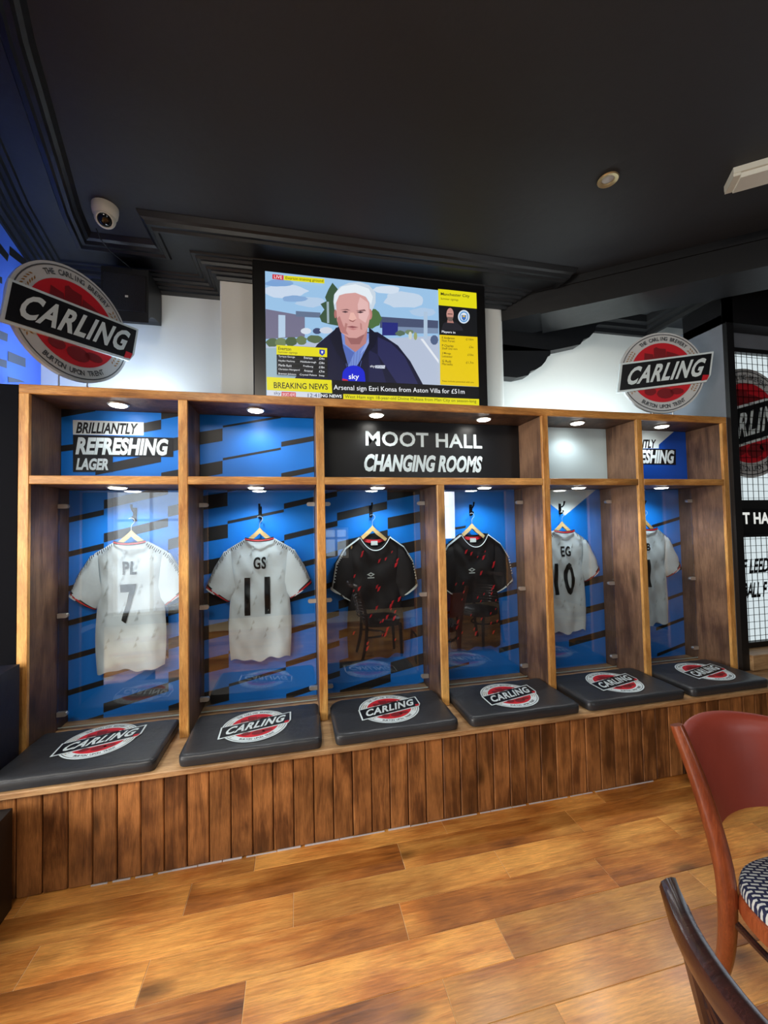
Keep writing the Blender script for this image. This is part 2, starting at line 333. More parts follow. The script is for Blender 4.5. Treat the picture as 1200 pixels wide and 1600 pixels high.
corbel([(786, 538), (860, 547), (860, 555), (856, 557), (852, 565), (846, 572), (838, 577), (829, 580), (826, 586), (808, 590), (786, 588)], .54, .634, 'trim_6')
corbel([(786, 475), (848, 494), (936, 497), (936, 507), (932, 509), (929, 518), (921, 527), (912, 530), (907, 538), (884, 543), (859, 548), (786, 548)], .54, .634, 'trim_7')
# blue checks printed on the left wall
g = G(); gg = G()
def lwall(u, v):
    for (a, b) in ((LW[4], LW[3]), (LW[3], LW[2])):
        n = Vector((-(b[1]-a[1]), b[0]-a[0], 0)).normalized()
        if n.x < 0: n = -n
        p = WP(u, v, (a[0], a[1], 0), n)
        if min(a[1], b[1])-.01 <= p.y <= max(a[1], b[1])+.01: return p+n*.002
    return p+n*.002
for P in ([(-8, -8), (40, 55), (33, 86), (-8, 40)], [(45, 14), (128, 85), (108, 104), (42, 54)], [(-20, 150), (8, 160), (8, 190), (-20, 178)]):
    g.poly([lwall(x/3, 380+y/3) for x, y in P])
for P in ([(-5, 408), (35, 425), (32, 462), (-5, 448)], [(35, 505), (118, 540), (118, 582), (35, 552)], [(-5, 540), (30, 550), (30, 587), (-5, 575)], [(35, 625), (90, 640), (118, 652), (38, 652)]):
    gg.poly([lwall(x/3, 380+y/3) for x, y in P])
wl = bpy.data.objects['wall_left']; g.go('printed_check', PBLK, wl); gg.go('printed_check', mat('grey_check', (84, 94, 116), .5), wl, label='grey printed checks')
# dark filler beside the cabinet and dark lower wall
g = G().box(-1.60, PX[0]-.002, .0, .03, 0, ZT-.005); struct(g, 'trim_8', NAVYP)
# ------------------------------------------------------------------ locker bench with panelled front
bench = root('locker_bench', (.7, 0, 0), 'long low bench of dark stained vertical boards below the lockers', 'bench')
G().bbox(-1.475, 4.4, YB, .37, ZBB, ZB, .004).go('seat_board', WBENCH, bench)
G().box(-1.475, 4.4, YP+.015, .35, .0, ZBB-.001).go('carcass', BLACK, bench)
pl = {}
for k in range(-13, 48):
    x = -.238+.0948*k; key = k % 3
    if key not in pl:
        g = G().bbox(0.0018, .0932, -.0005+[.0, -.0012, .001][key], .014, .003, ZBB-.002, .004); me = bpy.data.meshes.new('plank')
        me.from_pydata([tuple(v) for v in g.v], [], g.f); me.materials.append(WPLANK); pl[key] = me
    o = bpy.data.objects.new('plank', pl[key]); COL.objects.link(o); o.parent = bench; o.location = (x-.7, YP, 0)
g = G(); x = -1.0
while x < 1.8:
    l = random.uniform(.05, .16); hh = random.uniform(.003, .006)*(1 if x < .4 else .6); g.box(x, x+l, YP-.006, YP-.0005, 0.0005, hh); x += l+random.choice((.001, .004, .02))
g.go('sealant_strip', mat('white_sealant', (200, 196, 200), .6), bench)
# ------------------------------------------------------------------ locker cabinet
cab = root('locker_cabinet', (.73, .1, ZB), 'stained wooden open locker unit with six bays and blue backs', 'cabinet')
for i, x in enumerate(PX):
    top = (ZS-TS) if i == 3 else ZT-T
    g = G().bbox(x, x+T, 0, .02, ZB, top, .0025); g.go('upright_edge', WGOLDZ, cab)
    G().bbox(x+.002, x+T-.002, .0205, .368, ZB, top, .002).go('upright', WSIDE, cab)
G().bbox(PX[0], PX[6]+T, 0, .02, ZT-T, ZT, .0025).go('top_edge', WGOLD, cab)
G().bbox(PX[0], PX[6]+T, .0205, .39, ZT-T+.002, ZT-.002, .002).go('top_board', WSIDE, cab)
for a, b in ((0, 1), (1, 2), (2, 4), (4, 5), (5, 6)):
    G().bbox(PX[a]+T, PX[b], .0, .02, ZS-TS, ZS, .0025).go('shelf_edge', WGOLD, cab)
    G().bbox(PX[a]+T, PX[b], .0205, .368, ZS-TS+.002, ZS-.002, .002).go('shelf', WSIDE, cab)
def clip_rect(P, x0, x1, z0, z1):
    for ax, val, sg in ((0, x0, 1), (0, x1, -1), (2, z0, 1), (2, z1, -1)):
        o = []
        for i in range(len(P)):
            a, b = P[i-1], P[i]; ia, ib = (a[ax]-val)*sg >= 0, (b[ax]-val)*sg >= 0
            if ia != ib: o.append(a+(b-a)*((val-a[ax])/(b[ax]-a[ax])))
            if ib: o.append(b)
        P = o
        if len(P) < 3: return None
    return P
def back(i, j, lower, m):
    x0, x1 = PX[i]+T+.001, PX[j]-.001; z0, z1 = (ZB+.001, ZS-TS-.001) if lower else (ZS+.001, ZT-T-.001); y = YL if lower else YD
    o = G().box(x0, x1, y, y+.01, z0, z1).go('back_panel', m, cab, label=('printed back panel of a %s compartment' % ('tall lower' if lower else 'small upper')))
    return o, (x0, x1, z0, z1)
def zpt(org, sc): return lambda x, y: (org[0]+x/sc, org[1]+y/sc)
def bands(rc, y, z, cols, g):
    """cols: (left px x, right px x, y top-left, y top-right, thickness px, period px, first, last)"""
    for xl, xr, ya, yb, th, per, n0, n1 in cols:
        a, b, c = W(*z(xl, ya), 1, y), W(*z(xr, yb), 1, y), W(*z(xl, ya+th), 1, y); pz = W(*z(xl, ya), 1, y).z-W(*z(xl, ya+per), 1, y).z
        t = a.z-c.z
        for k in range(n0, n1+1):
            P = [Vector((a.x, y, a.z-k*pz)), Vector((b.x, y, b.z-k*pz)), Vector((b.x, y, b.z-k*pz-t)), Vector((a.x, y, a.z-k*pz-t))]
            P = clip_rect(P, *rc)
            if P: g.poly([p+Vector((0, -.0012, 0)) for p in P])
def polys(rc, y, z, PP, g, e=.0012):
    for P in PP:
        P = clip_rect([W(*z(a, b), 1, y) for a, b in P], *rc)
        if P: g.poly([p+Vector((0, -e, 0)) for p in P])
def tz(g, t, y, z, BL, BR, TL, e=.004, **k): tquad(g, t, *[W(*z(*q), 1, y)+Vector((0, -e, 0)) for q in (BL, BR, TL)], **k)
# lower backs
o, rc = back(0, 1, 1, BLUE); g = G(); z = zpt((100, 750), 4)
bands(rc, YL, z, [(20, 250, 235, 185, 34, 214, -1, 6), (250, 650, 125, 35, 56, 209, -1, 7), (650, 760, 165, 140, 66, 205, -1, 7)], g); g.go('printed_stripes', PBLK, o)
o, rc = back(1, 2, 1, BLUE); g = G(); z = zpt((305, 750), 4.21)
bands(rc, YL, z, [(30, 213, 108, 80, 92, 213, -1, 6), (213, 583, 270, 193, 19, 212, -1, 6), (583, 800, 155, 106, 36, 206, -1, 7)], g); g.go('printed_stripes', PBLK, o)
o, rc = back(2, 3, 1, BLUE); g = G(); z = zpt((500, 750), 4.444)
bands(rc, YL, z, [(20, 118, 99, 76, 38, 207, -1, 7), (118, 465, 228, 148, 56, 203, -1, 6), (465, 730, 64, 15, 78, 198, -1, 7)], g); g.go('printed_stripes', PBLK, o)
o, rc = back(3, 4, 1, BLUE); g = G(); z = zpt((685, 750), 4.85)
bands(rc, YL, z, [(30, 205, 375, 345, 18, 208, 0, 5), (440, 640, 655, 610, 36, 206, 0, 3)], g); g.go('printed_stripes', PBLK, o)
z = zpt((855, 750), 4.898)
o, rc = back(4, 5, 1, BLUE); g = G(); bands(rc, YL, z, [(150, 460, 795, 720, 52, 214, 0, 2)], g); g.go('printed_stripes', PBLK, o)
g = G(); polys(rc, YL, z, [[(-60, 60), (395, 55), (135, 272), (-60, 120)]], g); g.go('printed_triangle', PWHT, o, label='white triangle at the top')
o, rc = back(5, 6, 1, BLUE); g = G(); bands(rc, YL, z, [(800, 1060, 345, 265, 24, 195, 0, 5)], g); g.go('printed_stripes', PBLK, o)
# upper backs
o, rc = back(0, 1, 0, BLUE); z = zpt((90, 630), 6); g = G(); k1 = G(); wt = G(); kt = G()
polys(rc, YD, z, [[(0, 60), (355, 60), (355, 76), (0, 138)], [(30, 398), (150, 384), (150, 440), (30, 455)], [(800, 188), (970, 155), (970, 245), (800, 274)], [(972, 60), (1150, 60), (1150, 120), (972, 153)], [(1060, 330), (1150, 315), (1150, 435), (1060, 455)], [(355, 588), (970, 462), (970, 552), (355, 674)], [(972, 652), (1150, 618), (1150, 690), (972, 690)]], g)
g.go('printed_stripes', PBLK, o)
polys(rc, YD, z, [[(147, 297), (1082, 325), (1082, 505), (520, 500), (520, 645), (147, 645)]], k1, .0024); k1.go('label_block', SIGNB, o)
g = G(); polys(rc, YD, z, [[(145, 158), (810, 180), (808, 303), (147, 295)]], g, .003); g.go('label_block', PWHT, o, label='white label block')
tz(kt, 'BRILLIANTLY', YD, z, (175, 283), (757, 294), (176, 178), shear=.25, bold=.03); kt.go('lettering', SIGNB, o, label='black lettering reading BRILLIANTLY')
tz(wt, 'REFRESHING', YD, z, (170, 483), (1040, 493), (172, 318), shear=.2, bold=.045); tz(wt, 'LAGER', YD, z, (175, 627), (478, 630), (177, 515), shear=.2, bold=.045)
wt.go('lettering', PWHT, o, label='white lettering reading REFRESHING LAGER')
o, rc = back(1, 2, 0, BLUE); z = zpt((290, 630), 5.4545); g = G()
polys(rc, YD, z, [[(100, 249), (315, 215), (315, 322), (100, 358)], [(100, 528), (315, 490), (315, 600), (100, 640)], [(318, 192), (812, 108), (812, 128), (318, 208)], [(318, 468), (812, 378), (812, 397), (318, 488)], [(815, 330), (1110, 275), (1110, 319), (815, 372)], [(815, 597), (1110, 537), (1110, 582), (815, 644)]], g)
g.go('printed_stripes', PBLK, o)
o, rc = back(2, 4, 0, SIGNB); z = zpt((480, 600), 3.158); g = G()
tz(g, 'MOOT HALL', YD, z, (288, 305), (862, 320), (287, 231), bold=.022, gap=1.05); tz(g, 'CHANGING ROOMS', YD, z, (281, 432), (864, 438), (281, 345), shear=.25, bold=.045)
g.go('lettering', PWHT, o, label='white lettering reading MOOT HALL CHANGING ROOMS')
o, rc = back(4, 5, 0, mat('pale_blank_panel', (196, 216, 222), .5))
o, rc = back(5, 6, 0, mat('deep_blue_print', (8, 74, 178), .42)); z = zpt((980, 620), 5.4545); g = G(); wt = G(); kt = G(); k1 = G()
polys(rc, YD, z, [[(0, 270), (425, 272), (268, 408), (268, 440), (0, 440)]], g); g.go('printed_triangle', PWHT, o, label='white corner of the print')
polys(rc, YD, z, [[(0, 441), (412, 448), (412, 580), (0, 572)]], k1, .0024); k1.go('label_block', SIGNB, o)
tz(kt, 'BRILLIANTLY', YD, z, (-92, 436), (243, 438), (-92, 362), shear=.25, bold=.03); kt.go('lettering', SIGNB, o, clipx=PX[5]+T+.002)
tz(wt, 'REFRESHING', YD, z, (-75, 568), (398, 571), (-75, 448), shear=.2, bold=.045); wt.go('lettering', PWHT, o, clipx=PX[5]+T+.002)
# glass panes, clips
for i in range(6):
    x0, x1 = PX[i]+T+.004, PX[i+1]-.004
    gp = G().box(x0, x1, YG, YG+.006, .468, ZS-TS-.012).go('glass_pane', GLASS, cab)
    for s in (0, 1):
        for zz in (1.671, 1.071, .54):
            X0 = x0-.003 if s == 0 else x1+.003; dx = .05 if s == 0 else -.05
            P = []
            for a in range(9):
                t = math.pi/2-math.pi*a/8; P.append((X0+dx*.76+math.cos(t)*.012*(1 if s == 0 else -1), YG-.007, zz+math.sin(t)*.012))
            P += [(X0, YG-.007, zz-.012), (X0, YG-.007, zz+.012)]
            q = G(); q.prism(P, (0, .02, 0)); q.go('clip', CHROME, gp)
    G().box(x0, x1, YG+.0005, YG+.0055, .4645, .468).go('glass_edge', mat('pale_glass_edge', (170, 190, 186), .2), gp)
# recessed lights
EM = mat('led_lens', (255, 252, 244), .3, emit=14)
def dl(x, y, zz, power, par):
    g = G().lathe([(.052, -.0005), (.052, -.003), (.049, -.006), (.043, -.0065), (.043, -.003), (.0, -.003)], (x, y, zz)); o = g.go('downlight', CHROME, par, smooth=True)
    G().lathe([(.0425, -.0035), (.0425, -.007), (.036, -.011), (0, -.012)], (x, y, zz)).go('lens', EM, o, smooth=True)
    l = bpy.data.lights.new('led', 'SPOT'); l.energy = power; l.spot_size = math.radians(150); l.spot_blend = .7; l.shadow_soft_size = .025; l.color = (.93, .98, 1)
    q = bpy.data.objects.new('led', l); COL.objects.link(q); q.location = (x, y, zz-.03)
for x in (-1.055, -.338, .38, 1.102, 1.809, 2.519): dl(x, .134, ZT-T, 2.2, cab)
for x in (-1.063, -.342, .382, 1.1, 1.812, 2.508): dl(x, .148, ZS-TS, 8.5, cab)
# coat hooks
for cx in (-1.052, -.338, .374, 1.094, 1.809, 2.52):
    g = G().bbox(cx-.011, cx+.011, YL-.006, YL-.0005, 1.585, 1.665, .002)
    g.tube([(cx, YL-.006, 1.645), (cx, YL-.03, 1.64), (cx, YL-.05, 1.655), (cx, YL-.058, 1.68)], [.005, .005, .005, .007], 8)
    g.tube([(cx, YL-.006, 1.60), (cx, YL-.022, 1.592), (cx, YL-.036, 1.598), (cx, YL-.04, 1.613)], [.005, .005, .005, .006], 8)
    g.go('coat_hook', IRON, cab, smooth=True)
# ------------------------------------------------------------------ shirts on hangers
def hanger(cx, where, zo=0):
    h = root('coat_hanger', (cx, .31, 1.44+zo), 'pale wooden coat hanger with the %s' % where, 'hanger', 'wooden hangers in the lockers')
    n = 12; g = G(); P = []; Q = []
    for i in range(-n, n+1):
        t = i/n; x = cx+t*.165; zz = 1.523+zo-.145*abs(t)**1.08+(.0 if abs(t) > .12 else .008*(1-abs(t)/.12)); th = .034-.012*abs(t)
        P.append((x, .306, zz)); Q.append((x, .306, zz-th))
    g.prism(P+Q[::-1], (0, .010, 0)); g.go('wooden_arms', PINE, h)
    pts = [(cx, .309, 1.525+zo), (cx, .309, 1.555+zo)]+[(cx+.018*math.sin(a)-.0, .309, 1.585+zo-.018*math.cos(a)+.0) for a in [x*.4 for x in range(1, 11)]]
    G().tube(pts, .002, 6).go('wire_hook', CHROME, h, smooth=True)
def shirt(cx, kind, label, init=None, num=None, numq=None, seed=0, wave=0, wd=1):
    rnd = random.Random(seed); blk = kind == 'black'; M = KBLK if blk else SILK
    t = root('football_shirt', (cx, .30, .73), label, 'shirt', 'football shirts hanging in the lockers')
    if blk: NK, SH, MS, TP, CI, AP, hem, ws = (.094, 1.462), (.2, 1.392), (.262, 1.29), (.292, 1.125), (.165, 1.045), (.165, 1.12), .68, .19
    else: NK, SH, MS, TP, CI, AP, hem, ws = (.082, 1.466), (.21, 1.39), (.27, 1.287), (.315, 1.172), (.182, 1.083), (.172, 1.13), .73, .178
    ph = [rnd.uniform(0, 6) for _ in range(6)]
    def wr(x, z, s):
        d = (1.46-z)/.75
        return s*(.010*d*math.sin(x*26+ph[0]+d*1.4)+.006*d*math.sin(x*47+ph[1])+.004*math.sin(x*18-z*30+ph[2])+.003*math.sin(z*41+x*60+ph[3]))
    def half(z):     # torso half width
        if z > SH[1]: return NK[0]+(SH[0]-.03-NK[0])*min(1, (NK[1]-z)/(NK[1]-SH[1]))
        if z > AP[1]: return SH[0]-.03+(AP[0]-SH[0]+.03)*((SH[1]-z)/(SH[1]-AP[1]))
        return AP[0]+.012*math.sin((AP[1]-z)*7.5)+(ws-AP[0]-.004)*(AP[1]-z)/(AP[1]-hem)
    NR, NC = 44, 36; vs = []; fs = []
    fneck = .082 if blk else .012; bneck = .012 if blk else .05
    for side in (0, 1):
        for r in range(NR+1):
            for c in range(NC+1):
                q = c/NC*2-1; r0 = r/NR
                # each column starts at the neckline or shoulder and falls to the hem
                ztop_of = lambda xx: (NK[1]-((fneck if side == 0 else bneck)*(1-min(1, abs(xx)/NK[0])**2)) if abs(xx) < NK[0] else NK[1]-(abs(xx)-NK[0])*(NK[1]-SH[1])/(SH[0]-NK[0]))
                xt = q*(SH[0]-.018); zt = ztop_of(xt); zb_ = hem+.008*math.sin(q*5+ph[4])+.006*math.sin(q*11+ph[5])
                zz = zt+(zb_-zt)*r0; hw = half(min(zz, SH[1])); k = min(1, max(0, (zt-zz)/.12)); x = (xt*(1-k)+q*hw*k)*wd
                y = .312-(1 if side == 0 else -1)*(.026*math.sqrt(max(0, 1-q*q))*(.62+.38*min(1, r0*4)))
                if side == 0: y += wr(x, zz, 1)*(1-q**6)
                else: y = min(y+wr(x, zz, .5)*(1-q**6), .350)
                vs.append((cx+x, y, zz))
        o = side*(NR+1)*(NC+1)
        for r in range(NR):
            for c in range(NC):
                a = o+r*(NC+1)+c; f = [a, a+1, a+NC+2, a+NC+1]; fs.append(f if side else f[::-1])
    o2 = (NR+1)*(NC+1)
    for r in range(NR):
        for c in (0, NC): a = r*(NC+1)+c; f = [a, a+NC+1, o2+a+NC+1, o2+a]; fs.append(f)
    for c in range(NC):
        if abs((c+.5)/NC*2-1)*(SH[0]-.018) > NK[0]: fs.append([c, c+1, o2+c+1, o2+c])
    body = mesh('body', vs, fs, M, t, smooth=True, sharp=80)
    for s in (-1, 1):          # sleeves
        g = G(); rings = 12; n = 16; vs2 = []
        for i in range(rings+1):
            u = i/rings; up = Vector((SH[0]-.04, SH[1]+.012)) .lerp(Vector(SH), min(1, u*4)) if u < .25 else (Vector(SH).lerp(Vector(MS), (u-.25)/.35) if u < .6 else Vector(MS).lerp(Vector(TP), (u-.6)/.4))
            lo = Vector((AP[0]-.03, AP[1]+.02)).lerp(Vector(CI), u); c_ = (up+lo)/2; hlf = (up-lo)/2
            for k in range(n):
                a = 2*math.pi*k/n; p = c_+hlf*math.cos(a); y = .312-math.sin(a)*(.022+.012*u)+(.004*math.sin(p.y*60+ph[1]+s)*(.4+u))*(1 if math.sin(a) > 0 else 0); vs2.append((cx+s*p.x*wd, min(y, .348), p.y))
        g.add(vs2, [[i*n+k, i*n+(k+1) % n, (i+1)*n+(k+1) % n, (i+1)*n+k] for i in range(rings) for k in range(n)])
        sl = g.go('sleeve', M, t, smooth=True, sharp=80)
        def cuff(u0, u1, mm, e, nm):
            g = G(); v = []
            for u in (u0, u1):
                up = Vector(MS).lerp(Vector(TP), (u-.6)/.4); lo = Vector((AP[0]-.03, AP[1]+.02)).lerp(Vector(CI), u); c_ = (up+lo)/2; hlf = (up-lo)/2*1.01
                for k in range(n):
                    a = 2*math.pi*k/n; p = c_+hlf*math.cos(a); v.append((cx+s*p.x*wd, min(.312-math.sin(a)*(.0225+.012*u+e), .352), p.y))
            g.add(v, [[k, (k+1) % n, n+(k+1) % n, n+k] for k in range(n)]); g.go(nm, mm, sl, smooth=True)
        if blk: cuff(.955, 1.0, PWHT, .003, 'cuff')
        else: cuff(.90, 1.0, PBLK, .002, 'cuff'); cuff(.935, .97, RED, .004, 'cuff_stripe')
        # printed tape down the shoulder
        g = G(); A_ = [Vector((NK[0]+.01, NK[1]-.010)), Vector((SH[0]-.004, SH[1]-.006)), Vector((MS[0]-.006, MS[1])), Vector((TP[0]-.008, TP[1]+.014))]
        def tp(u): i = min(2, int(u*3)); return A_[i].lerp(A_[i+1], u*3-i)
        if blk:
            v = []
            for i in range(25): p = tp(i/24); v += [(cx+s*p.x, .292, p.y+.003), (cx+s*(p.x-.004), .282, p.y-.005)]
            g.add(v, [[2*i, 2*i+1, 2*i+3, 2*i+2] for i in range(24)])
            for i in range(12, 23): p = tp(i/24); g.poly([(cx+s*(p.x-.012), .276, p.y-.004), (cx+s*(p.x-.002), .279, p.y-.004), (cx+s*(p.x-.002), .279, p.y+.005), (cx+s*(p.x-.012), .276, p.y+.003)])
            g.go('shoulder_tape', PWHT, sl)
        else:
            for i in range(0, 34):
                if i % 9 == 8: continue
                p = tp(i/34); q = tp(i/34+.012); w_ = .013+.004*(i % 3)
                g.poly([(cx+s*p.x*wd, .287, p.y), (cx+s*q.x*wd, .287, q.y), (cx+s*(q.x-w_*.35)*wd, .278, q.y-w_), (cx+s*(p.x-w_*.35)*wd, .278, p.y-w_)])
            g.go('shoulder_tape', PBLK, sl)
    # collar
    def arc(g, drop, lift, th, yy, wd=0):
        P = []; 
        for i in range(21):
            a = i/20*2-1; x = a*(NK[0]+wd); zz = NK[1]-drop*(1-abs(a)**2.2)+lift; P.append((cx+x, yy-.016*(1-a*a), zz))
        v = [];
        for p in P: v += [p, (p[0], p[1]-.003, p[2]-th)]
        g.add(v, [[2*i, 2*i+1, 2*i+3, 2*i+2] for i in range(20)])
    if blk:
        g = G(); arc(g, .082, .006, .016, .285, .004); g.go('collar', KBLK, t, smooth=True)
        g = G(); arc(g, .086, -.004, .006, .281, .006); g.go('collar_piping', PWHT, t, smooth=True, label='white collar piping')
        g = G(); arc(g, .022, -.004, .022, .334, -.006); g.go('inner_collar', RED, t, smooth=True, label='red inner neck tape')
        G().box(cx-.022, cx+.022, .312, .314, 1.40, 1.428).go('neck_label', PWHT, t, label='white neck label')
        g = G(); lx, lz = cx-.035, 1.215
        for sc_, in ((1,),): g.poly([(lx-.026, .268, lz), (lx, .266, lz-.014), (lx+.026, .268, lz), (lx, .266, lz+.014)])
        g.poly([(lx-.022, .266, lz-.024), (lx+.022, .266, lz-.024), (lx+.022, .266, lz-.018), (lx-.022, .266, lz-.018)]); 
        g.go('chest_badge', PWHT, t, label='white diamond chest badge')
        g = G(); lz_ = lz; g.poly([(lx-.013, .2655, lz_), (lx, .264, lz_-.006), (lx+.013, .2655, lz_), (lx, .264, lz_+.006)]); g.go('chest_badge', KBLK, t)
        g = G()
        for i in range(34):
            x = rnd.uniform(-.16, .16); zz = rnd.uniform(.72, 1.36); sz = rnd.uniform(.008, .019)
            if abs(x+.035) < .045 and abs(zz-1.21) < .05: continue
            y = .312-.026*math.sqrt(max(0, 1-(x/.19)**2))+wr(x, zz, 1)-.004
            g.poly([(cx+x-sz*.6, y, zz-sz), (cx+x+sz*.1, y, zz-sz*.6), (cx+x+sz*.8, y, zz+sz), (cx+x-sz*.3, y, zz+sz*.5)])
        g.go('red_flash_print', RED, t)
    else:
        g = G(); arc(g, .012, .008, .018, .288, .002); g.go('collar', PBLK, t, smooth=True)
        g = G(); arc(g, .012, .002, .006, .2855, .003); g.go('collar_stripe', RED, t, smooth=True, label='red collar stripe')
        g = G()
        for i in range(16):
            x = (i % 4-1.5)*.085+rnd.uniform(-.012, .012); zz = 1.34-.15*(i//4)-(i % 4)*.0+.05*(i % 2); s_ = .011
            for (sx, sz) in ((1, 1), (-1, -1)):
                c0 = (x+sx*.006, zz+sz*.018); q = []
                for px, pz in ((-s_*.7, -s_*1.4), (s_*.9, -s_*.4), (s_*.5, s_*1.5)):
                    X, Z = c0[0]+px, c0[1]+pz; hw = .18; y = .312-.026*math.sqrt(max(0, 1-(X/hw)**2))+wr(X, Z, 1)-.003; q.append((cx+X, y, Z))
                g.poly(q)
        g.go('woven_motif', SILKG, t)
        def surf(X, Z): return .312-.026*math.sqrt(max(0, 1-(X/.185)**2))+wr(X, Z, 1)-.0045
        for tx, q, b in ((init, ((-.036, 1.277, .038, 1.352) if init != 'JB' else (-.066, 1.277, .006, 1.352)), .03), (num, numq, .03)):
            vs_, fs_, _ = text2d(tx, b, 0, 1.1); x0, z0, x1, z1 = q
            vs_, fs_ = gridcut([(x0+(x1-x0)*a, z0+(z1-z0)*c, 0) for a, c in vs_], fs_, .007)
            vv = [(cx+a.x*wd, surf(a.x, a.y), a.y) for a in vs_]
            mesh('lettering', vv, fs_, SIGNB, t)
    return t
for cx, w_ in ((-1.055, 'shirt lettered PL, leftmost bay'), (-.338, 'shirt lettered GS, second bay'), (.374, 'black shirt in the third bay from the left'), (1.078, 'black shirt in the fourth bay from the left'), (1.79, 'shirt lettered EG beyond the black shirts'), (2.52, 'white shirt in the rightmost bay')): hanger(cx, w_)
shirt(-1.055, 'white', 'white football shirt lettered PL with number 7, leftmost bay', 'PL', '7', (-.046, 1.0, .036, 1.222), 1)
shirt(-.338, 'white', 'white football shirt lettered GS with number 11, second bay', 'GS', '11', (-.09, 1.0, .06, 1.228), 2)
shirt(.385, 'black', 'black football shirt with red flecks in third bay beside the wooden divider', seed=3)
shirt(1.085, 'black', 'black football shirt with red flecks in fourth bay from the left', seed=4)
shirt(1.79, 'white', 'white football shirt lettered EG with number 10, fifth bay', 'EG', '10', (-.095, 1.0, .072, 1.232), 5, wd=.955)
shirt(2.52, 'white', 'white football shirt partly hidden in the rightmost bay', 'JB', '1', (-.06, 1.02, -.006, 1.228), 6, wd=.975)
# ------------------------------------------------------------------ round beer logo
def logo(parent, O, ux, uy, n, r, th, clipx=None, big=True, mats=None, rot=0):
    O, ux, uy, n = Vector(O), Vector(ux), Vector(uy), Vector(n)
    Wm = LOGOW if th else PWHT; e = max(.0008, th*.12) if th else .0006
    def P(x, y, h): return O+(ux*x+uy*y)*r+n*h
    def circ(rr, h, k=56): return [P(rr*math.cos(2*math.pi*i/k), rr*math.sin(2*math.pi*i/k), h) for i in range(k)]
    def ring(g, a, b, h, k=56):
        A, B = circ(a, h, k), circ(b, h, k); g.add(A+B, [[i, (i+1) % k, k+(i+1) % k, k+i] for i in range(k)])
    t0 = th
    g = G()
    if th: g.prism(circ(1, 0), n*th)
    else: g.poly(circ(1, .0004)); t0 = .0004
    body = g.go('roundel', Wm, parent, clipx=clipx)
    g = G(); ring(g, .955, .935, t0+e); g.go('ring_line', GREYT, body, clipx=clipx)
    g = G(); g.poly(circ(.735, t0+e)); g.go('red_field', RED, body, clipx=clipx)
    if big:
        g = G(); h = t0+2*e
        for q in ([(-.42, .28), (-.4, .5), (-.2, .46), (-.18, .34)], [(-.18, .3), (-.18, .6), (-.12, .64), (-.06, .6), (.1, .58), (.1, .32)], [(.1, .34), (.12, .52), (.3, .46), (.42, .4), (.44, .3)], [(.46, .3), (.5, .42), (.58, .34), (.6, .28)]): g.poly([P(x, y, h) for x, y in q])
        for (a, b, c, d_) in ((-.3, -.46, .14, .1), (.05, -.52, .2, .13), (.32, -.48, .16, .08)): g.poly([P(a+c*math.cos(k*.5236), b+d_*math.sin(k*.5236), h) for k in range(12)])
        g.go('red_scene_print', REDD, body, clipx=clipx)
    g = G()          # wheat ears
    for a0 in (150, 30, 205, -25):
        for k in range(5):
            for s in (-1, 1):
                a = math.radians(a0+(k-2)*4.2); rr = .835+s*.035; da = .035; c = Vector((rr*math.cos(a), rr*math.sin(a))); tdir = Vector((-math.sin(a), math.cos(a))); rd = Vector((math.cos(a), math.sin(a)))
                m1 = (tdir+rd*s*.7).normalized(); m2 = Vector((-m1.y, m1.x)); g.poly([P(*(c+m1*.042), t0+e), P(*(c+m2*.014), t0+e), P(*(c-m1*.034), t0+e), P(*(c-m2*.014), t0+e)])
    g.go('wheat_print', GOLD, body, clipx=clipx)
    g = G()          # ring lettering
    for word, a0, a1, top in (('THE CARLING BREWERY', 124, 48, 1), ('BURTON UPON TRENT', 236, 304, 0)):
        for i, ch in enumerate(word):
            if ch == ' ': continue
            a = math.radians(a0+(a1-a0)*i/(len(word)-1)); vs, fs, asp = text2d(ch, .03, 0); hh = .095; ww = hh*min(asp, .95)*.8
            rd = Vector((math.cos(a), math.sin(a))); upv = rd if top else -rd; rt = Vector((upv.y, -upv.x)); c = rd*.84
            g.add([P(*(c+rt*(x-.5)*ww+upv*(y-.5)*hh), t0+e*1.2) for x, y in vs], fs)
    g.go('ring_lettering', GREYT, body, clipx=clipx)
    TL, TR, BL = Vector((-.993, .263)), Vector((1.185, .444)), Vector((-1.098, -.465)); dn = BL-TL; rt = TR-TL
    def bn(s, t): return TL+rt*s+dn*t
    def inset(m1): return [bn(m1*.4, m1*1.15), bn(1-m1*.4, m1*1.15), bn(1-m1*.4-.005, .78), bn(.955, 1-m1*1.15), bn(m1*.4, 1-m1*1.15)]
    bt = th*1.5 if th else .0016
    g = G(); P5 = [P(*q, (t0 if th else bt)) for q in inset(0)]
    if th: g.prism(P5, n*(bt-t0+.004)); bt += .004
    else: g.poly(P5)
    b = g.go('name_banner', PWHT, parent, clipx=clipx, label='slanted name banner')
    g = G().poly([P(*q, bt+e) for q in inset(.055)]); g.go('banner_field', LOGOK, b, clipx=clipx)
    q = inset(.055); g = G().poly([P(*x, bt+2*e) for x in (bn(.895, .955), bn(.905, .76), q[2], q[3])]); g.go('banner_corner', RED, b, clipx=clipx, label='red banner corner')
    g = G(); tquad(g, 'CARLING', *[P(*x, bt+3*e) for x in (bn(.075, .80), bn(.885, .80), bn(.115, .19))], bold=.035, shear=.10, gap=1.12); g.go('lettering', PWHT, b, clipx=clipx)
    return body
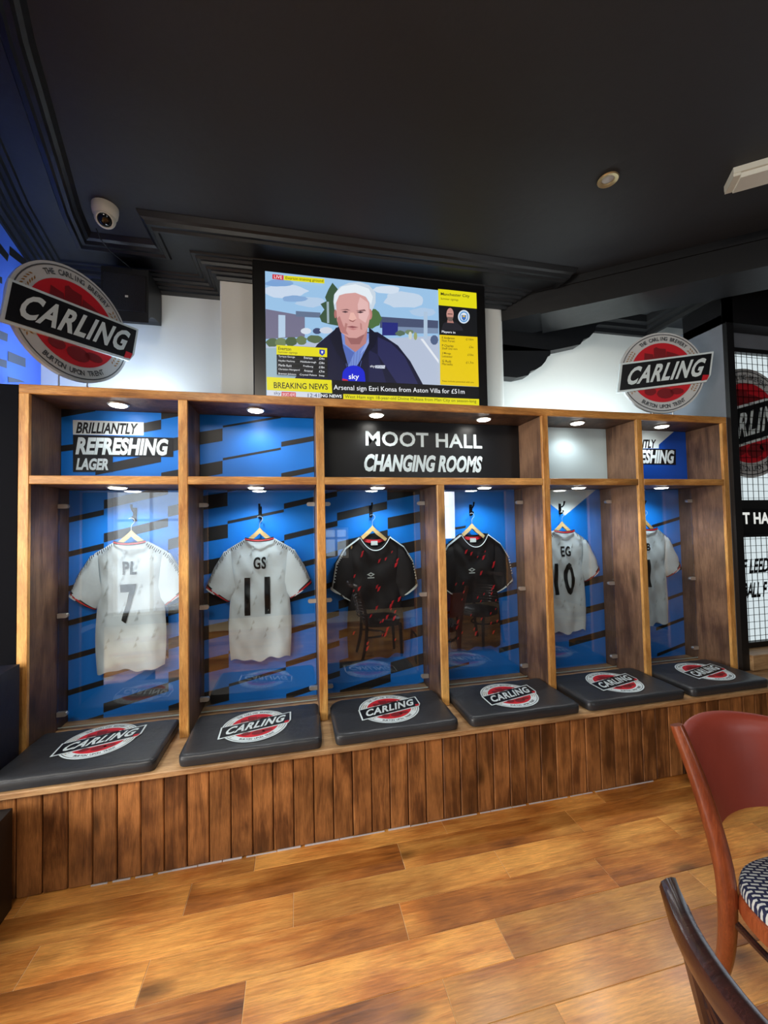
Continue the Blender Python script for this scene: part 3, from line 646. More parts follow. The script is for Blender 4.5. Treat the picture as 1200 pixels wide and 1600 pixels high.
# two free-standing signs on the top of the cabinet
for (X, Z, yaw, lab, pin) in ((-1.245, 2.628, .996, 'round red and black bar sign at left on the cabinet top', (-.05, .0)), (2.507, 2.603, -.292, 'round red and black bar sign at right on the cabinet top', (-.08, .02))):
    ux = Vector((math.cos(yaw), math.sin(yaw), 0)); n = Vector((math.sin(yaw), -math.cos(yaw), 0)); s = root('round_bar_sign', (X, .1, ZT), lab, 'sign', 'round signs standing on the lockers')
    logo(s, Vector((X, .1, Z))-n*.028, ux, (0, 0, 1), n, .297, .024)
    g = G()
    for q in (-.07, .07): g.tube([Vector((X, .1, ZT+.0005))+ux*q-n*.015, Vector((X, .1, Z-.27))+ux*q-n*.015], .004, 6)
    g.lathe([(0, 0), (.05, 0), (.05, .006), (0, .006)], Vector((X, .1, ZT+.0005))-n*.015); g.go('stand', CHROME, s)
# ------------------------------------------------------------------ seat cushions
CU = [(-1.389, -.747, 'leftmost black cushion, below the number 7 shirt'), (-.652, -.006, 'black cushion below the number 11 shirt'), (.06, .705, 'black cushion with chamfered corner, third from left'), (.775, 1.436, 'black cushion fourth from left'), (1.490, 2.161, 'black cushion fifth from left, below number 10 shirt'), (2.213, 2.815, 'rightmost black cushion on the bench')]
LC = [(-1.066, -.037, 12.5, .162), (-.337, -.076, 9.9, .165), (.378, -.066, 9.3, .168), (1.107, -.08, 9.5, .166), (1.841, -.076, 8.8, .162), (2.546, -.079, 9, .16)]
for i, ((x0, x1, lab), (lx, ly, rot, lr)) in enumerate(zip(CU, LC)):
    rnd = random.Random(i+20)
    c = root('seat_cushion', ((x0+x1)/2, -.08, ZB), lab, 'cushion', 'branded cushions on the locker bench')
    bm = bmesh.new(); bmesh.ops.create_grid(bm, x_segments=1, y_segments=1, size=.5); bm.free()
    y0, y1 = -.284, .125; NX, NY = 26, 16; rc_ = .03
    def outline(u, v):       # rounded-corner rectangle map
        x = (u*2-1); y = (v*2-1); hx, hy = (x1-x0)/2, (y1-y0)/2; px, py = x*hx, y*hy
        r = rc_ if not (i == 2 and x < 0 and y > 0) else .09
        ax_, ay_ = abs(px)-(hx-r), abs(py)-(hy-r)
        if ax_ > 0 and ay_ > 0:
            mlen = max(ax_, ay_); l = math.hypot(ax_, ay_); k = mlen/l; px = math.copysign(hx-r+ax_*k, px); py = math.copysign(hy-r+ay_*k, py)
        return (x0+x1)/2+px, (y0+y1)/2+py
    ph = [rnd.uniform(0, 6) for _ in range(4)]
    us = [0, .012, .03, .06]+[.06+.88*k/18 for k in range(1, 18)]+[.94, .97, .988, 1]; vs_ = [0, .02, .05, .1]+[.1+.8*k/9 for k in range(1, 9)]+[.9, .95, .98, 1]
    nu, nv = len(us), len(vs_); vv = []; ff = []
    for s in (0, 1):
        for b in vs_:
            for a in us:
                x, y = outline(a, b); ed = min(a*(x1-x0), (1-a)*(x1-x0), b*(y1-y0), (1-b)*(y1-y0)); k = min(1, ed/.02); kk = math.sqrt(max(0, 1-(1-k)**2))
                if s == 0: zz = ZB+.0008+.004*(1-kk)
                else: zz = ZB+.044+.010*kk+.0015*math.sin(x*23+ph[0])*math.sin(y*19+ph[1])*k+.0012*math.sin(x*70+y*40+ph[2])*max(0, 1-ed/.07)
                cxm, cym = (x0+x1)/2, (y0+y1)/2; sh = 1 if s else .994
                vv.append((cxm+(x-cxm)*sh, cym+(y-cym)*sh, zz))
    for s in (0, 1):
        o = s*nu*nv
        for b in range(nv-1):
            for a in range(nu-1): q = o+b*nu+a; f = [q, q+1, q+nu+1, q+nu]; ff.append(f if s else f[::-1])
    per = [a for a in range(nu)]+[b*nu+nu-1 for b in range(1, nv)]+[(nv-1)*nu+a for a in range(nu-2, -1, -1)]+[b*nu for b in range(nv-2, 0, -1)]
    # side wall with a middle bulge row
    base = len(vv); M_ = len(per)
    for q in per:
        p, q2 = Vector(vv[q]), Vector(vv[q+nu*nv]); mm = (p+q2)/2; d = Vector((mm.x-(x0+x1)/2, mm.y-(y0+y1)/2, 0)); vv.append(tuple(mm+d.normalized()*.003))
    for k in range(M_):
        a, b = per[k], per[(k+1) % M_]; ff.append([a, b, base+(k+1) % M_, base+k]); ff.append([base+k, base+(k+1) % M_, b+nu*nv, a+nu*nv])
    mesh('cushion_body', vv, ff, VINYL, c, smooth=True, sharp=50)
    g = G(); pp = []
    for k in range(M_+1): p = Vector(vv[per[k % M_]+nu*nv]); pp.append(p+Vector((0, 0, .0005)))
    g.tube(pp[:-1]+[pp[0]], .0016, 5, cap=False); g.go('piping', VINYL, c, smooth=True)
    a = math.radians(rot)
    logo(c, (lx, ly, ZB+.0565), (math.cos(a), math.sin(a), 0), (-math.sin(a), math.cos(a), 0), (0, 0, 1), lr, 0, big=True)
# ------------------------------------------------------------------ television
YT = .25
tv = root('television', (.42, .3, 2.28), 'large flat television showing a sports news report, on the pier', 'television')
G().bbox(-.362, 1.199, YT+.004, YT+.06, 2.272, 3.196, .008, 2).go('bezel', mat('black_tv_plastic', (10, 10, 12), .3), tv)
G().box(.1, .75, YT+.06, .398, 2.5, 2.95).go('wall_bracket', IRON, tv)
SX0, SX1, SZ0, SZ1 = -.285, 1.123, 2.335, 3.125
def emat(n, rgb, k=1.0): return mat('screen_'+n, rgb, .4, emit=k*.7)
scr = G().box(SX0, SX1, YT, YT+.0045, SZ0, SZ1).go('screen', emat('sky', (150, 190, 226)), tv)
lay = [0]
zt_ = zpt((380, 390), 2.857)
def sp(nm, rgb, P, z=zt_, k=1.0):
    lay[0] += 1; e = .0004+lay[0]*.00016; P = [W(*z(a, b), 1, YT) for a, b in P]; P = clip_rect(P, SX0, SX1, SZ0, SZ1)
    if P: G().poly([p+Vector((0, -e, 0)) for p in P]).go('screen_picture', emat(nm, rgb, k), scr)
def st(nm, rgb, t, BL, BR, TL, z=zt_, bold=.0, **k):
    lay[0] += 1; e = .0004+lay[0]*.00016; g = G(); tz(g, t, YT, z, BL, BR, TL, e=e, bold=bold, **k); g.go('screen_text', emat(nm, rgb), scr)
def blob(cx, cy, rx, ry, n=20, j=0, a0=0, a1=360): 
    return [(cx+rx*math.cos(math.radians(a0+(a1-a0)*i/n))*(1+random.uniform(-j, j)), cy+ry*math.sin(math.radians(a0+(a1-a0)*i/n))*(1+random.uniform(-j, j))) for i in range(n)]
for cx, cy, rx, ry, c in ((190, 185, 95, 32, (196, 212, 232)), (300, 235, 70, 22, (176, 200, 226)), (160, 150, 60, 16, (120, 160, 210)), (720, 225, 90, 36, (190, 208, 228)), (640, 180, 60, 18, (204, 218, 234)), (800, 280, 60, 18, (170, 196, 224)), (230, 220, 60, 14, (130, 165, 208))): sp('cloud%d' % cx, c, blob(cx, cy, rx, ry, 18, .12))
sp('field', (176, 188, 210), [(100, 425), (870, 385), (880, 620), (100, 590)]); sp('lawn', (150, 176, 190), [(100, 440), (300, 440), (290, 600), (100, 590)])
sp('brick', (112, 110, 136), [(100, 266), (235, 290), (275, 300), (275, 390), (100, 400)]); sp('hut', (96, 112, 140), [(235, 275), (345, 282), (345, 305), (235, 300)]); sp('door', (176, 200, 224), [(157, 292), (188, 294), (188, 392), (157, 395)])
sp('shed', (70, 80, 110), [(610, 300), (870, 318), (870, 375), (610, 350)]); sp('shedblue', (36, 42, 120), [(620, 325), (690, 328), (690, 384), (620, 384)]); sp('shedw', (120, 140, 170), [(690, 345), (870, 352), (870, 376), (690, 374)])
sp('post', (170, 192, 215), [(805, 278), (822, 278), (822, 400), (805, 400)])
for cx, cy, rx, ry, c in ((130, 415, 30, 20, (80, 100, 70)), (170, 415, 28, 18, (110, 128, 88)), (215, 412, 30, 20, (72, 92, 62)), (260, 408, 25, 20, (100, 118, 80)), (320, 400, 34, 18, (84, 104, 74)), (700, 375, 22, 12, (86, 108, 90)), (740, 370, 18, 12, (110, 130, 100))): sp('bush%d' % cx, c, blob(cx, cy, rx, ry, 12, .15))
for cx, cy, rx, ry, c in ((280, 365, 24, 14, (206, 216, 228)), (330, 365, 20, 14, (60, 72, 110)), (370, 362, 30, 15, (200, 208, 222)), (852, 405, 18, 22, (80, 96, 130)), (745, 385, 8, 18, (200, 205, 190)), (768, 388, 8, 18, (150, 160, 110))): sp('car%d' % cx, c, blob(cx, cy, rx, ry, 10))
sp('kerb', (222, 228, 236), [(790, 400), (802, 400), (872, 495), (872, 510)])
sp('tree', (58, 84, 62), [(398, 150), (380, 180), (365, 215), (372, 232), (345, 245), (362, 270), (340, 300), (350, 325), (385, 335), (440, 345), (470, 300), (440, 200)]); sp('tree2', (74, 108, 64), blob(575, 310, 42, 42, 16, .1)); sp('pole', (150, 170, 180), [(372, 235), (382, 235), (384, 330), (374, 330)])
sp('jacket', (20, 22, 50), [(228, 580), (330, 425), (425, 345), (455, 370), (600, 370), (690, 430), (745, 500), (802, 605)]); sp('jacketfold', (38, 40, 84), [(600, 392), (660, 420), (720, 480), (780, 604), (690, 604), (600, 470)]); sp('jackfold2', (30, 32, 70), [(560, 450), (600, 470), (640, 604), (560, 604)])
sp('shirt', (112, 138, 206), [(432, 375), (560, 375), (566, 420), (540, 470), (500, 530), (470, 530), (445, 450)]); sp('shirt2', (80, 104, 180), [(440, 420), (495, 462), (470, 520)]); sp('shirt3', (140, 162, 220), [(565, 385), (568, 425), (520, 470)])
for i in range(7): sp('check', (86, 104, 170), [(452+i*14, 455), (454+i*14, 455), (462+i*10, 525), (460+i*10, 525)])
sp('neck', (178, 124, 122), [(448, 345), (555, 340), (548, 420), (500, 460), (455, 425)]); sp('necksh', (150, 98, 98), [(455, 380), (540, 382), (520, 425), (480, 425)])
sp('hairback', (196, 210, 224), [(402, 235), (405, 205), (430, 170), (470, 152), (520, 148), (560, 162), (590, 195), (590, 240), (568, 290), (410, 290)])
sp('ear', (190, 128, 124), blob(566, 292, 9, 24, 12)); sp('ear2', (170, 112, 108), blob(411, 290, 6, 20, 12))
sp('face', (206, 156, 152), [(414, 240), (425, 205), (480, 192), (540, 205), (562, 240), (566, 300), (556, 350), (540, 380), (505, 398), (470, 396), (435, 372), (418, 320)])
sp('faceshade', (178, 120, 118), [(418, 310), (430, 300), (445, 340), (470, 385), (440, 374), (424, 345)]); sp('facelit', (222, 180, 178), [(520, 215), (556, 240), (560, 290), (545, 330), (515, 310), (510, 250)])
sp('hairfront', (222, 232, 240), [(405, 250), (408, 200), (440, 168), (500, 158), (560, 178), (578, 215), (570, 250), (548, 215), (500, 196), (455, 200), (428, 208), (414, 240)])
sp('brow', (128, 88, 90), [(430, 273), (462, 268), (480, 276), (462, 274)]); sp('brow2', (128, 88, 90), [(500, 276), (540, 270), (548, 278), (520, 278)])
sp('eye', (74, 52, 60), [(438, 281), (455, 277), (470, 282), (455, 286)]); sp('eye2', (74, 52, 60), [(505, 283), (522, 278), (538, 283), (522, 288)])
sp('nose', (226, 178, 168), [(478, 285), (492, 285), (506, 312), (486, 320), (470, 314)]); sp('nosesh', (150, 96, 92), [(470, 315), (488, 322), (504, 315), (490, 327), (476, 323)])
sp('mouth', (138, 76, 82), [(460, 348), (485, 344), (515, 350), (488, 354)]); sp('lip', (186, 120, 120), [(466, 355), (512, 356), (490, 363)]); sp('cheek', (176, 122, 118), [(455, 330), (465, 335), (458, 365), (450, 355)]); sp('cheek2', (182, 128, 124), [(520, 330), (528, 335), (530, 362), (522, 360)])
sp('collar', (14, 16, 38), [(415, 350), (436, 372), (445, 440), (468, 520), (420, 470), (385, 395)]); sp('collar2', (14, 16, 38), [(560, 350), (600, 385), (585, 430), (540, 480), (505, 530), (560, 420)])
sp('mic', (20, 34, 200), blob(492, 562, 50, 42, 20)+[]); sp('mic_b', (20, 34, 200), [(442, 560), (542, 562), (545, 600), (440, 596)]); sp('mic_r', (190, 30, 60), [(442, 578), (466, 584), (468, 600), (441, 600)])
st('white', (240, 244, 250), 'sky', (470, 588), (516, 588), (470, 558), bold=.01); sp('tag', (214, 222, 236), [(588, 520), (632, 520), (630, 534), (588, 532)]); st('white', (240, 244, 250), 'sky', (565, 531), (586, 532), (565, 518)); st('navy', (30, 40, 90), 'SPORTS', (591, 531), (629, 532), (591, 522))
YEL = (222, 214, 20)
sp('live', (200, 26, 46), [(131, 115), (180, 120), (180, 141), (131, 136)]); st('white', (240, 244, 250), 'LIVE', (138, 133), (174, 137), (138, 119)); sp('yel', YEL, [(182, 121), (362, 136), (362, 157), (182, 141)]); st('ink', (20, 20, 20), 'Everton training ground', (190, 141), (357, 155), (190, 125))
sp('panel', (16, 18, 22), [(149, 430), (376, 443), (376, 575), (151, 562)]); sp('yel', YEL, [(149, 430), (374, 444), (374, 484), (149, 472)]); st('ink', (20, 20, 20), 'Everton', (157, 452), (214, 456), (157, 437), bold=.01); st('ink', (20, 20, 20), 'Summer signings', (157, 468), (242, 472), (157, 456))
sp('badge', (30, 56, 170), [(340, 450), (364, 452), (364, 468), (352, 478), (339, 468)]); sp('badge2', (220, 220, 230), [(347, 456), (357, 457), (355, 468), (348, 467)])
for i, (a, b, c) in enumerate((('Tyrique George', 'Everton', '£34m'), ('Hayden Hackney', 'Middlesbrough', '£24m'), ('Merlin Rohl', 'Freiburg', '£18m'), ('Christian Norgaard', 'Arsenal', '£7m'), ('Brennan Johnson', 'Crystal Palace', 'Swap'))):
    y = 487+i*19.3; sp('rule', (60, 64, 74), [(151, y+2.5), (375, y+13), (375, y+14.3), (151, y+3.8)])
    st('white', (240, 244, 250), a, (158, y-1), (158+len(a)*5.2, y+3), (158, y-11)); st('white', (240, 244, 250), b, (290-len(b)*2.7, y+4), (290+len(b)*2.7, y+7), (290-len(b)*2.7, y-6)); st('white', (240, 244, 250), c, (338, y+8), (362, y+9), (338, y-2))
sp('yel', YEL, [(866, 182), (1036, 197), (1038, 270), (868, 254)]); st('ink', (20, 20, 20), 'Manchester City', (878, 214), (1006, 224), (878, 197), bold=.012); st('ink', (20, 20, 20), 'Summer signings', (878, 232), (956, 238), (878, 220))
sp('panel', (16, 20, 28), [(868, 254), (1038, 270), (1040, 396), (871, 386)])
sp('coach', (34, 34, 42), [(880, 365), (890, 335), (912, 325), (945, 328), (970, 350), (978, 368)]); sp('coachface', (190, 140, 130), blob(919, 294, 16, 27, 16)); sp('coachneck', (170, 120, 112), [(908, 318), (930, 320), (936, 334), (906, 332)]); sp('beard', (110, 90, 84), [(904, 306), (934, 308), (928, 326), (912, 325)]); sp('ink', (20, 20, 20), [(908, 292), (930, 293), (930, 296), (908, 295)])
sp('crest', (206, 220, 236), blob(980, 306, 26, 30, 24)); sp('crest2', (92, 150, 206), blob(980, 306, 20, 24, 24)); sp('crest3', (220, 228, 236), blob(980, 306, 15, 18, 20)); sp('crest4', (60, 110, 180), [(969, 298), (991, 299), (989, 316), (980, 324), (971, 315)]); sp('crest5', (214, 180, 70), [(974, 300), (986, 301), (985, 308), (975, 307)])
st('white', (240, 244, 250), 'Players in', (882, 380), (942, 384), (882, 367), bold=.01)
sp('yel2', (226, 196, 14), [(872, 386), (1040, 396), (1046, 617), (875, 608)])
for i, (a, b, c) in enumerate((('E Anderson', 'Nott Forest', '£116m'), ('P Charles', 'Sheff Utd rem', '£3m'), ('J Monga', 'Leicester', '£10m'), ('G Rulli', 'Marseille', '£1.7m'))):
    y = 404+i*34.5; st('ink', (20, 20, 20), a, (883, y), (883+len(a)*5.6, y+3), (883, y-10), bold=.01); st('ink', (20, 20, 20), b, (883, y+13), (883+len(b)*5.2, y+16), (883, y+3)); st('ink', (20, 20, 20), c, (1024-len(c)*7, y+7), (1022, y+8), (1024-len(c)*7, y-3))
st('ink', (20, 20, 20), 'Fees include potential add ons', (884, 597), (1024, 603), (884, 588))
sp('bar', (8, 9, 14), [(394, 588), (1046, 618), (1048, 690), (394, 650)]); sp('yel', (212, 220, 20), [(106, 574), (393, 588), (396, 646), (107, 632)]); st('ink', (20, 20, 20), 'BREAKING NEWS', (138, 624), (377, 631), (137, 597), bold=.012)
st('white', (240, 244, 250), 'Arsenal sign Ezri Konsa from Aston Villa for £51m', (403, 637), (983, 655), (402, 609))
sp('ticker', (206, 212, 226), [(107, 633), (345, 645), (345, 690), (107, 690)]); st('navy', (30, 40, 90), 'sky', (138, 656), (168, 657), (138, 638)); sp('live', (200, 26, 46), [(172, 640), (235, 643), (235, 665), (172, 665)]); st('white', (240, 244, 250), 'SPORTS NEWS', (176, 660), (232, 661), (176, 645)); st('navy', (30, 40, 90), '12:41', (288, 664), (338, 665), (288, 647)); sp('bar', (8, 9, 14), [(345, 645), (445, 650), (445, 690), (345, 690)])
st('white', (240, 244, 250), 'NG NEWS', (347, 664), (438, 667), (347, 650), bold=.02); sp('yel', (212, 220, 20), [(445, 650), (1046, 672), (1047, 720), (445, 710)]); st('ink', (20, 20, 20), 'West Ham sign 18-year-old Divine Mukasa from Man City on season-long', (452, 672), (1034, 692), (452, 654))
# ------------------------------------------------------------------ speaker, camera, ceiling fittings
sk = root('wall_speaker', (-1.1, .45, 2.77), 'black loudspeaker box hung high in the left corner behind the sign', 'speaker')
g = G(); P = []
x0, x1, yf, yb_ = -1.245, -.985, .38, .62
P = [(x0, yf, 3.09), (x0, yb_, 3.09), (x0, yb_, 2.86)]+[(x0, yb_-.24*(1-math.cos(a))/1, 2.86-.09*math.sin(a)) for a in (.4, .8, 1.2, 1.57)]
P = [(x0, yf, 3.13), (x0, yb_, 3.13), (x0, yb_, 2.9)]+[(x0, yb_-(yb_-yf)*math.sin(k*math.pi/12), 2.9-.1*(1-math.cos(k*math.pi/12))) for k in range(1, 7)]
g.prism(P, (x1-x0, 0, 0)); g.go('cabinet_shell', mat('black_speaker_case', (16, 17, 20), .5), sk)
G().bbox(x0+.012, x1-.012, yf-.006, yf-.0005, 2.86, 3.09, .004).go('grille', mat('speaker_cloth', (20, 21, 24), .8, bump=.4, bscale=200), sk)
G().bbox(-1.112, -1.095, yf-.009, yf-.006, 2.945, 2.957, .001).go('badge', PLAST, sk)
cd = root('dome_camera', (-1.085, .06, H), 'white security camera on the dark ceiling near left corner', 'security camera')
c0 = Vector((-1.09, .06, H-.001)); ax = (CAM-c0).normalized(); axd = Vector((.12, -.35, -1)).normalized()
G().lathe([(.0, 0), (.062, 0), (.062, -.02), (.058, -.045), (.05, -.058), (0, -.06)], c0, (0, 0, 1), 28).go('mount', PLAST, cd, smooth=True)
bc = c0+Vector((0, 0, -.062)); ld = Vector((.18, -.62, -.76)).normalized()
pr_ = [(.0, -.05)]+[(.05*math.sin(a), -.05*math.cos(a)) for a in [k*math.pi/14 for k in range(1, 10)]]+[(.038, .034), (.034, .034), (.033, .026)]
G().lathe(pr_, bc, ld, 28).go('turret', PLAST, cd, smooth=True)
G().lathe([(.033, .027), (.025, .034), (.012, .038), (0, .039)], bc, ld, 24).go('lens', mat('black_lens', (8, 8, 10), .08), cd, smooth=True)
g = G().tube([W(150, 357, 1, .13), W(158, 375, 1, .18), W(172, 392, 1, .25), W(196, 412, 1, .33), W(206, 421, 1, .37)], .003, 6); g.go('cable', IRON, loc=W(150, 357, 1, .13), tag=('thin black cable drooping between ceiling camera and loudspeaker', 'cable'), smooth=True)
dlr = root('ceiling_downlight', (1.447, -.61, H), 'small brass ringed spotlight recessed in the black ceiling', 'light')
BR = mat('aged_brass', (196, 178, 138), .3, .8)
G().lathe([(.028, .0), (.046, -.002), (.05, -.008), (.046, -.012), (.030, -.009), (.028, -.002)], (1.447, -.61, H), (0, 0, 1)).go('brass_ring', BR, dlr, smooth=True)
G().lathe([(.029, -.003), (.02, -.007), (0, -.008)], (1.447, -.61, H)).go('lamp', mat('unlit_lamp_glass', (190, 196, 200), .15), dlr, smooth=True)
bt = root('batten_light', (2.45, -.95, H), 'long white emergency light fitting on the ceiling at right', 'light')
d = Vector((.81, -.585, 0)).normalized(); nn = Vector((.585, .81, 0)).normalized(); A0 = W(1139, 292, 2, 3.21); A0.z = 0
def bar(w_, z0, z1, a, b, name, m):
    P = [A0+d*a-nn*w_, A0+d*b-nn*w_, A0+d*b+nn*w_, A0+d*a+nn*w_]; g = G(); g.prism([(p.x, p.y, z0) for p in P], (0, 0, z1-z0)); g.go(name, m, bt)
bar(.062, H-.03, H-.001, .0, 1.2, 'base_tray', PLAST); bar(.052, H-.055, H-.031, .03, 1.17, 'diffuser', mat('pale_diffuser', (214, 214, 204), .3)); bar(.058, H-.045, H-.03, .0, .03, 'end_cap', PLAST)
# ------------------------------------------------------------------ lit window display at the right
ws = root('window_display', (3.7, .12, .6), 'backlit window poster behind wire mesh, right of lockers', 'window sign')
LIT = mat('lit_poster_white', (222, 236, 240), .5, emit=.62)
G().box(3.0095, 4.4, .125, .135, .60, 2.83).go('poster', LIT, ws)
g = G()
for z0, z1 in ((.5605, .6), (1.60, 1.665), (1.385, 1.40), (2.80, 2.834)): G().box(3.0095, 4.4, .085, .1249, z0, z1).go('frame_bar', BLACK, ws)
g = G().box(3.0095, 4.4, .112, .1245, 1.40, 1.60); nb = g.go('name_strip', SIGNB, ws)
Y0 = .111; g = G(); tquad(g, 'MOOT HALL', W(1118, 819.5, 1, Y0), W(1219, 818.5, 1, Y0), W(1117, 800.5, 1, Y0), bold=.035, gap=1.05); g.go('lettering', mat('lit_lettering', (238, 240, 235), .5, emit=.6), nb, clipx=3.02)
g = G(); Y0 = .1235; tquad(g, 'F LEEDS', W(1160, 897, 1, Y0), W(1209, 893, 1, Y0), W(1160, 874, 1, Y0), bold=.03, shear=.2); tquad(g, 'BALL F', W(1161, 935, 1, Y0), W(1199, 932, 1, Y0), W(1161, 911, 1, Y0), bold=.03, shear=.2); g.go('lettering', SIGNB, ws, clipx=3.02, label='black slanted lettering')
g = G(); x = 3.04
while x < 4.38: g.box(x, x+.003, .098, .101, .60, 1.385); g.box(x, x+.003, .098, .101, 1.665, 2.80); x += .052
zz = .64
while zz < 2.8:
    if not 1.385 < zz < 1.66: g.box(3.0095, 4.39, .1005, .1035, zz, zz+.003)
    zz += .052
g.go('wire_mesh', IRON, ws, kind='stuff')
sg = root('window_bar_sign', (3.4, .12, 2.0), 'large round red and black sign in the lit window behind mesh', 'sign')
logo(sg, (3.31, .122, 2.265), (.985, 0, .17), (-.17, 0, .985), (0, -1, 0), .425, .004, clipx=3.012)
G().bbox(3.0095, 4.6, -.05, .12, ZB+.001, .56, .004).go('window_sill', WBENCH, kind='structure').name = 'trim_9'
# ------------------------------------------------------------------ dark banquette at the left edge
bq = root('banquette', (-1.35, -.6, 0), 'dark navy upholstered banquette end at the left edge', 'bench')
NV = mat('navy_upholstery', (13, 17, 34), .5, bump=.3, bscale=10)
g = G(); P = [(-1.50, -.03), (-1.41, -.03), (-1.395, -.287), (-1.475, -.287)]
g.prism([(x, y, ZB+.001) for x, y in P], (0, 0, .905-ZB)); g.go('backrest', NV, bq)
g = G(); g.prism([(x, y, 0) for x, y in [(-1.46, -.31), (-1.27, -.31), (-1.24, -.8), (-1.32, -.8)]], (0, 0, .40)); g.go('base', BLACK, bq)  # dark block added to stand in for the shade in the lower corner
# ------------------------------------------------------------------ chairs
def patterned():
    mt = bpy.data.materials.new('woven_navy_white'); mt.use_nodes = True; nt = mt.node_tree; N = nt.nodes; L = nt.links; b = N['Principled BSDF']
    tc = N.new('ShaderNodeTexCoord'); mp = N.new('ShaderNodeMapping'); mp.inputs['Rotation'].default_value = (0, 0, .55); L.new(tc.outputs['Object'], mp.inputs[0])
    br = N.new('ShaderNodeTexBrick'); br.inputs['Color1'].default_value = srgb(205, 208, 204); br.inputs['Color2'].default_value = srgb(186, 192, 192); br.inputs['Mortar'].default_value = srgb(24, 32, 66)
    br.inputs['Scale'].default_value = 1; br.inputs['Brick Width'].default_value = .026; br.inputs['Row Height'].default_value = .0125; br.inputs['Mortar Size'].default_value = .0034; br.inputs['Mortar Smooth'].default_value = .1
    L.new(mp.outputs[0], br.inputs['Vector']); L.new(br.outputs['Color'], b.inputs['Base Color']); b.inputs['Roughness'].default_value = .8
    bp = N.new('ShaderNodeBump'); bp.inputs['Strength'].default_value = .5; bp.inputs['Distance'].default_value = .003; L.new(br.outputs['Fac'], bp.inputs['Height']); bp.invert = True; L.new(bp.outputs[0], b.inputs['Normal'])
    return mt
PAT = patterned()
ch = root('leather_back_chair', (1.32, -1.5, 0), 'wooden chair with red leather back and navy patterned seat', 'chair')
def spline(pts, n):
    pts = [Vector(p) for p in pts]; out = []
    for i in range(n+1):
        t = i/n*(len(pts)-1); k = min(int(t), len(pts)-2); f = t-k; p0 = pts[max(0, k-1)]; p1 = pts[k]; p2 = pts[k+1]; p3 = pts[min(len(pts)-1, k+2)]
        out.append(.5*((2*p1)+(p2-p0)*f+(2*p0-5*p1+4*p2-p3)*f*f+(3*p1-p0-3*p2+p3)*f**3))
    return out
def post(pts, wr, m, par, nm, fl=(1, .62)):
    P = spline(pts, 18); rs = [wr[0]+(wr[1]-wr[0])*math.sin(math.pi*min(1, i/18*1.1))**.8 for i in range(19)]
    return G().tube(P, rs, 8, flat=fl).go(nm, m, par, smooth=True, sharp=50)
XC = 1.36
LP = [(1.078, -1.20, .868), (1.098, -1.248, .72), (1.115, -1.285, .56), (1.13, -1.295, .42), (1.16, -1.26, .2), (1.2, -1.19, .005)]
for s in (0, 1):
    post([((p[0] if s == 0 else 2*XC-p[0]), p[1], p[2]) for p in LP], (.024, .034), CHAIRW, ch, 'back_leg', (.8, .8))
# curved leather back wrapping between the posts
vs = []; fs = []; NA, NZ = 20, 14
for side in (0, 1):
    for j in range(NZ+1):
        zt = .548+(.803-.548)*j/NZ
        for i in range(NA+1):
            a = i/NA*2-1; x = XC+a*.238; bow = .095*(1-a*a); zz = zt + (-.03*(a*a)*(1-j/NZ) if 0 else 0)+(.018*(1-a*a))*(j/NZ)
            lean = (zt-.56)*.30; roll = .016*max(0, (j-NZ+2)/2)**2 if j > NZ-2 else 0
            y = -1.278+lean+bow+roll+(.0 if side == 0 else .022)
            vs.append((x, y, zz))
    o = side*(NZ+1)*(NA+1)
    for j in range(NZ):
        for i in range(NA): q = o+j*(NA+1)+i; f = [q, q+1, q+NA+2, q+NA+1]; fs.append(f[::-1] if side else f)
o2 = (NZ+1)*(NA+1)
for i in range(NA):
    for j in (0, NZ): q = j*(NA+1)+i; fs.append([q, q+1, o2+q+1, o2+q])
for j in range(NZ):
    for i in (0, NA): q = j*(NA+1)+i; fs.append([q, q+NA+1, o2+q+NA+1, o2+q])
mesh('leather_back', vs, fs, LEATHER, ch, smooth=True, sharp=60)
def seatshape(g, x0, x1, y0, y1, z0, z1, dome, r=.09, n=48):
    cx, cy, hx, hy = (x0+x1)/2, (y0+y1)/2, (x1-x0)/2, (y1-y0)/2; pts = []
    for k in range(n):
        a = 2*math.pi*k/n; c, s = math.cos(a), math.sin(a); e = .62; pts.append((cx+math.copysign(abs(c)**e, c)*hx, cy+math.copysign(abs(s)**e, s)*hy))
    prof = [(1, z0), (1.0, z1-.02), (.985, z1-.006), (.95, z1), (.7, z1+dome*.7), (.4, z1+dome*.95), (0.001, z1+dome)]
    v = []
    for f, z_ in prof: v += [(cx+(x-cx)*f, cy+(y-cy)*f, z_) for x, y in pts]
    fs = [[i*n+k, i*n+(k+1) % n, (i+1)*n+(k+1) % n, (i+1)*n+k] for i in range(len(prof)-1) for k in range(n)]+[list(range(n))[::-1]]
    g.add(v, fs)
g = G(); seatshape(g, 1.112, 1.6, -1.72, -1.265, .43, .465, .018); g.go('seat', PAT, ch, smooth=True)
g = G(); seatshape(g, 1.107, 1.605, -1.725, -1.26, .375, .429, .0); g.go('seat_rail', CHAIRW, ch, smooth=True)
for s in (-1, 1):
    post([(XC+s*.19, -1.68, .39), (XC+s*.2, -1.7, .2), (XC+s*.21, -1.73, .005)], (.014, .024), CHAIRW, ch, 'front_leg')
    G().tube(spline([(XC+s*.215, -1.30, .33), (XC+s*.15, -1.36, .25), (XC+s*.12, -1.5, .235), (XC+s*.15, -1.62, .25), (XC+s*.2, -1.69, .33)], 16), .011, 8).go('curved_brace', DARKW, ch, smooth=True)
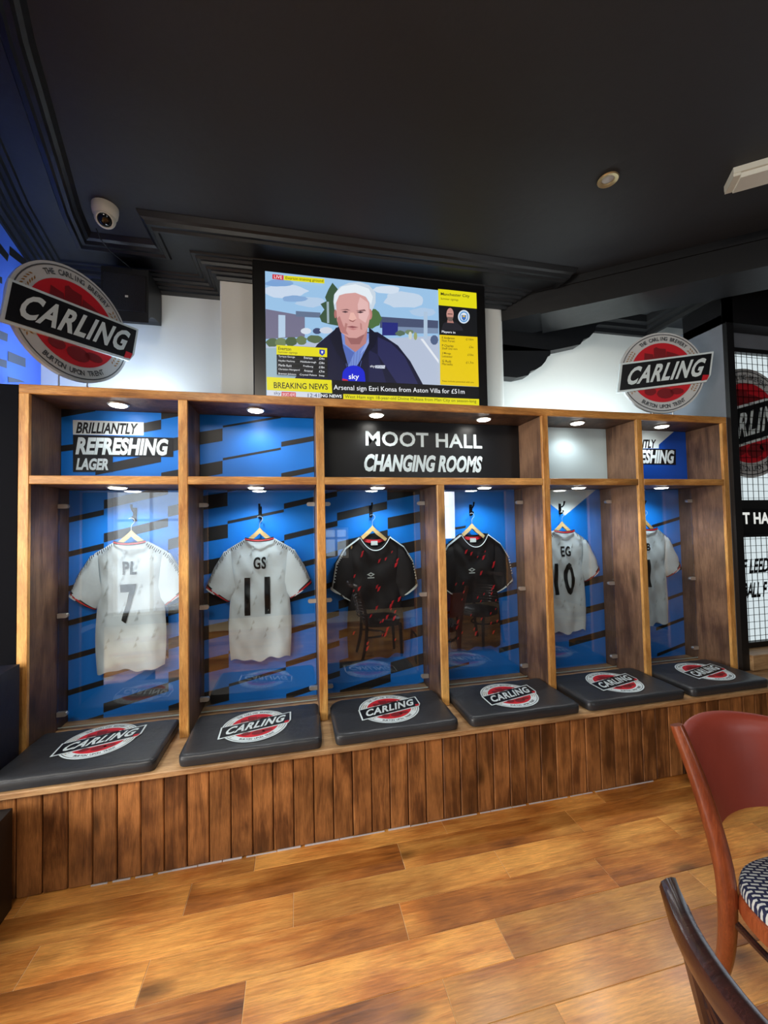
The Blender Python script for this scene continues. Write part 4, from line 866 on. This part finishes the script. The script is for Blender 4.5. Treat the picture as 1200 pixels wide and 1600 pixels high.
def slat_chair(ox, oy, yaw, label):
    r = root('slat_back_chair', (ox, oy, 0), label, 'chair'); M = Matrix.Rotation(yaw, 3, 'Z')
    def T_(p): return M @ Vector(p)+Vector((ox, oy, 0))
    for s in (-1, 1):
        G().tube([T_(p) for p in spline([(-.268, s*.205, .832), (-.235, s*.205, .7), (-.19, s*.2, .5), (-.185, s*.195, .4), (-.2, s*.195, .2), (-.25, s*.2, .003)], 14)], [.013]+[.019]*12+[.017, .016], 8, flat=(.75, 1)).go('back_leg', DARKW, r, smooth=True)
        G().tube([T_(p) for p in ((.2, s*.19, .41), (.21, s*.19, .2), (.215, s*.19, .003))], [.02, .018, .014], 8).go('front_leg', DARKW, r, smooth=True)
    # crest rail, bowed backwards, rounded ends
    n = 20; C = [(-.275-.085*(1-(i/n*2-1)**2), -.222+.444*i/n, .858) for i in range(n+1)]
    v = []
    sec = [(-.016, -.022), (-.02, .0), (-.016, .016), (-.006, .022), (.006, .022), (.015, .016), (.016, 0), (.01, -.022)]
    for i, c in enumerate(C):
        k = min(1, .55+.45*min(i, n-i)/2); v += [T_((c[0]+a*1.05, c[1], c[2]+b*k-.0)) for a, b in sec]
    q = len(sec); g = G(); g.add(v, [[i*q+k, i*q+(k+1) % q, (i+1)*q+(k+1) % q, (i+1)*q+k] for i in range(n) for k in range(q)]+[list(range(q)), list(range(n*q, n*q+q))[::-1]]); g.go('crest_rail', DARKW, r, smooth=True, sharp=40)
    for j in range(7):
        zz = .70-j*.034; bx = -.262+(.845-zz)*.2
        g = G(); g.tube([T_((bx-.07*(1-(i/10*2-1)**2), -.2+.4*i/10, zz)) for i in range(11)], .0075, 6, flat=(1, 1)); g.go('slat', DARKW, r, smooth=True)
    g = G(); seatshape(g, -.2, .23, -.22, .22, .43, .455, .02); g.v = [T_(p) for p in g.v]; g.go('seat_pad', mat('black_seat_leather', (22, 18, 20), .3), r, smooth=True)
    g = G(); seatshape(g, -.2, .225, -.215, .215, .385, .429, 0); g.v = [T_(p) for p in g.v]; g.go('seat_rail', DARKW, r, smooth=True)
    G().tube([T_(p) for p in spline([(-.19, -.19, .27), (0, -.12, .26), (.06, 0, .26), (0, .12, .26), (-.19, .19, .27)], 16)], .011, 8).go('stretcher', DARKW, r, smooth=True)
slat_chair(.825, -1.875, 0.0, 'dark polished chair back cut by the bottom right edge')
slat_chair(2.15, -2.0, 2.6, 'dark slat back chair seen only mirrored in the locker glass')
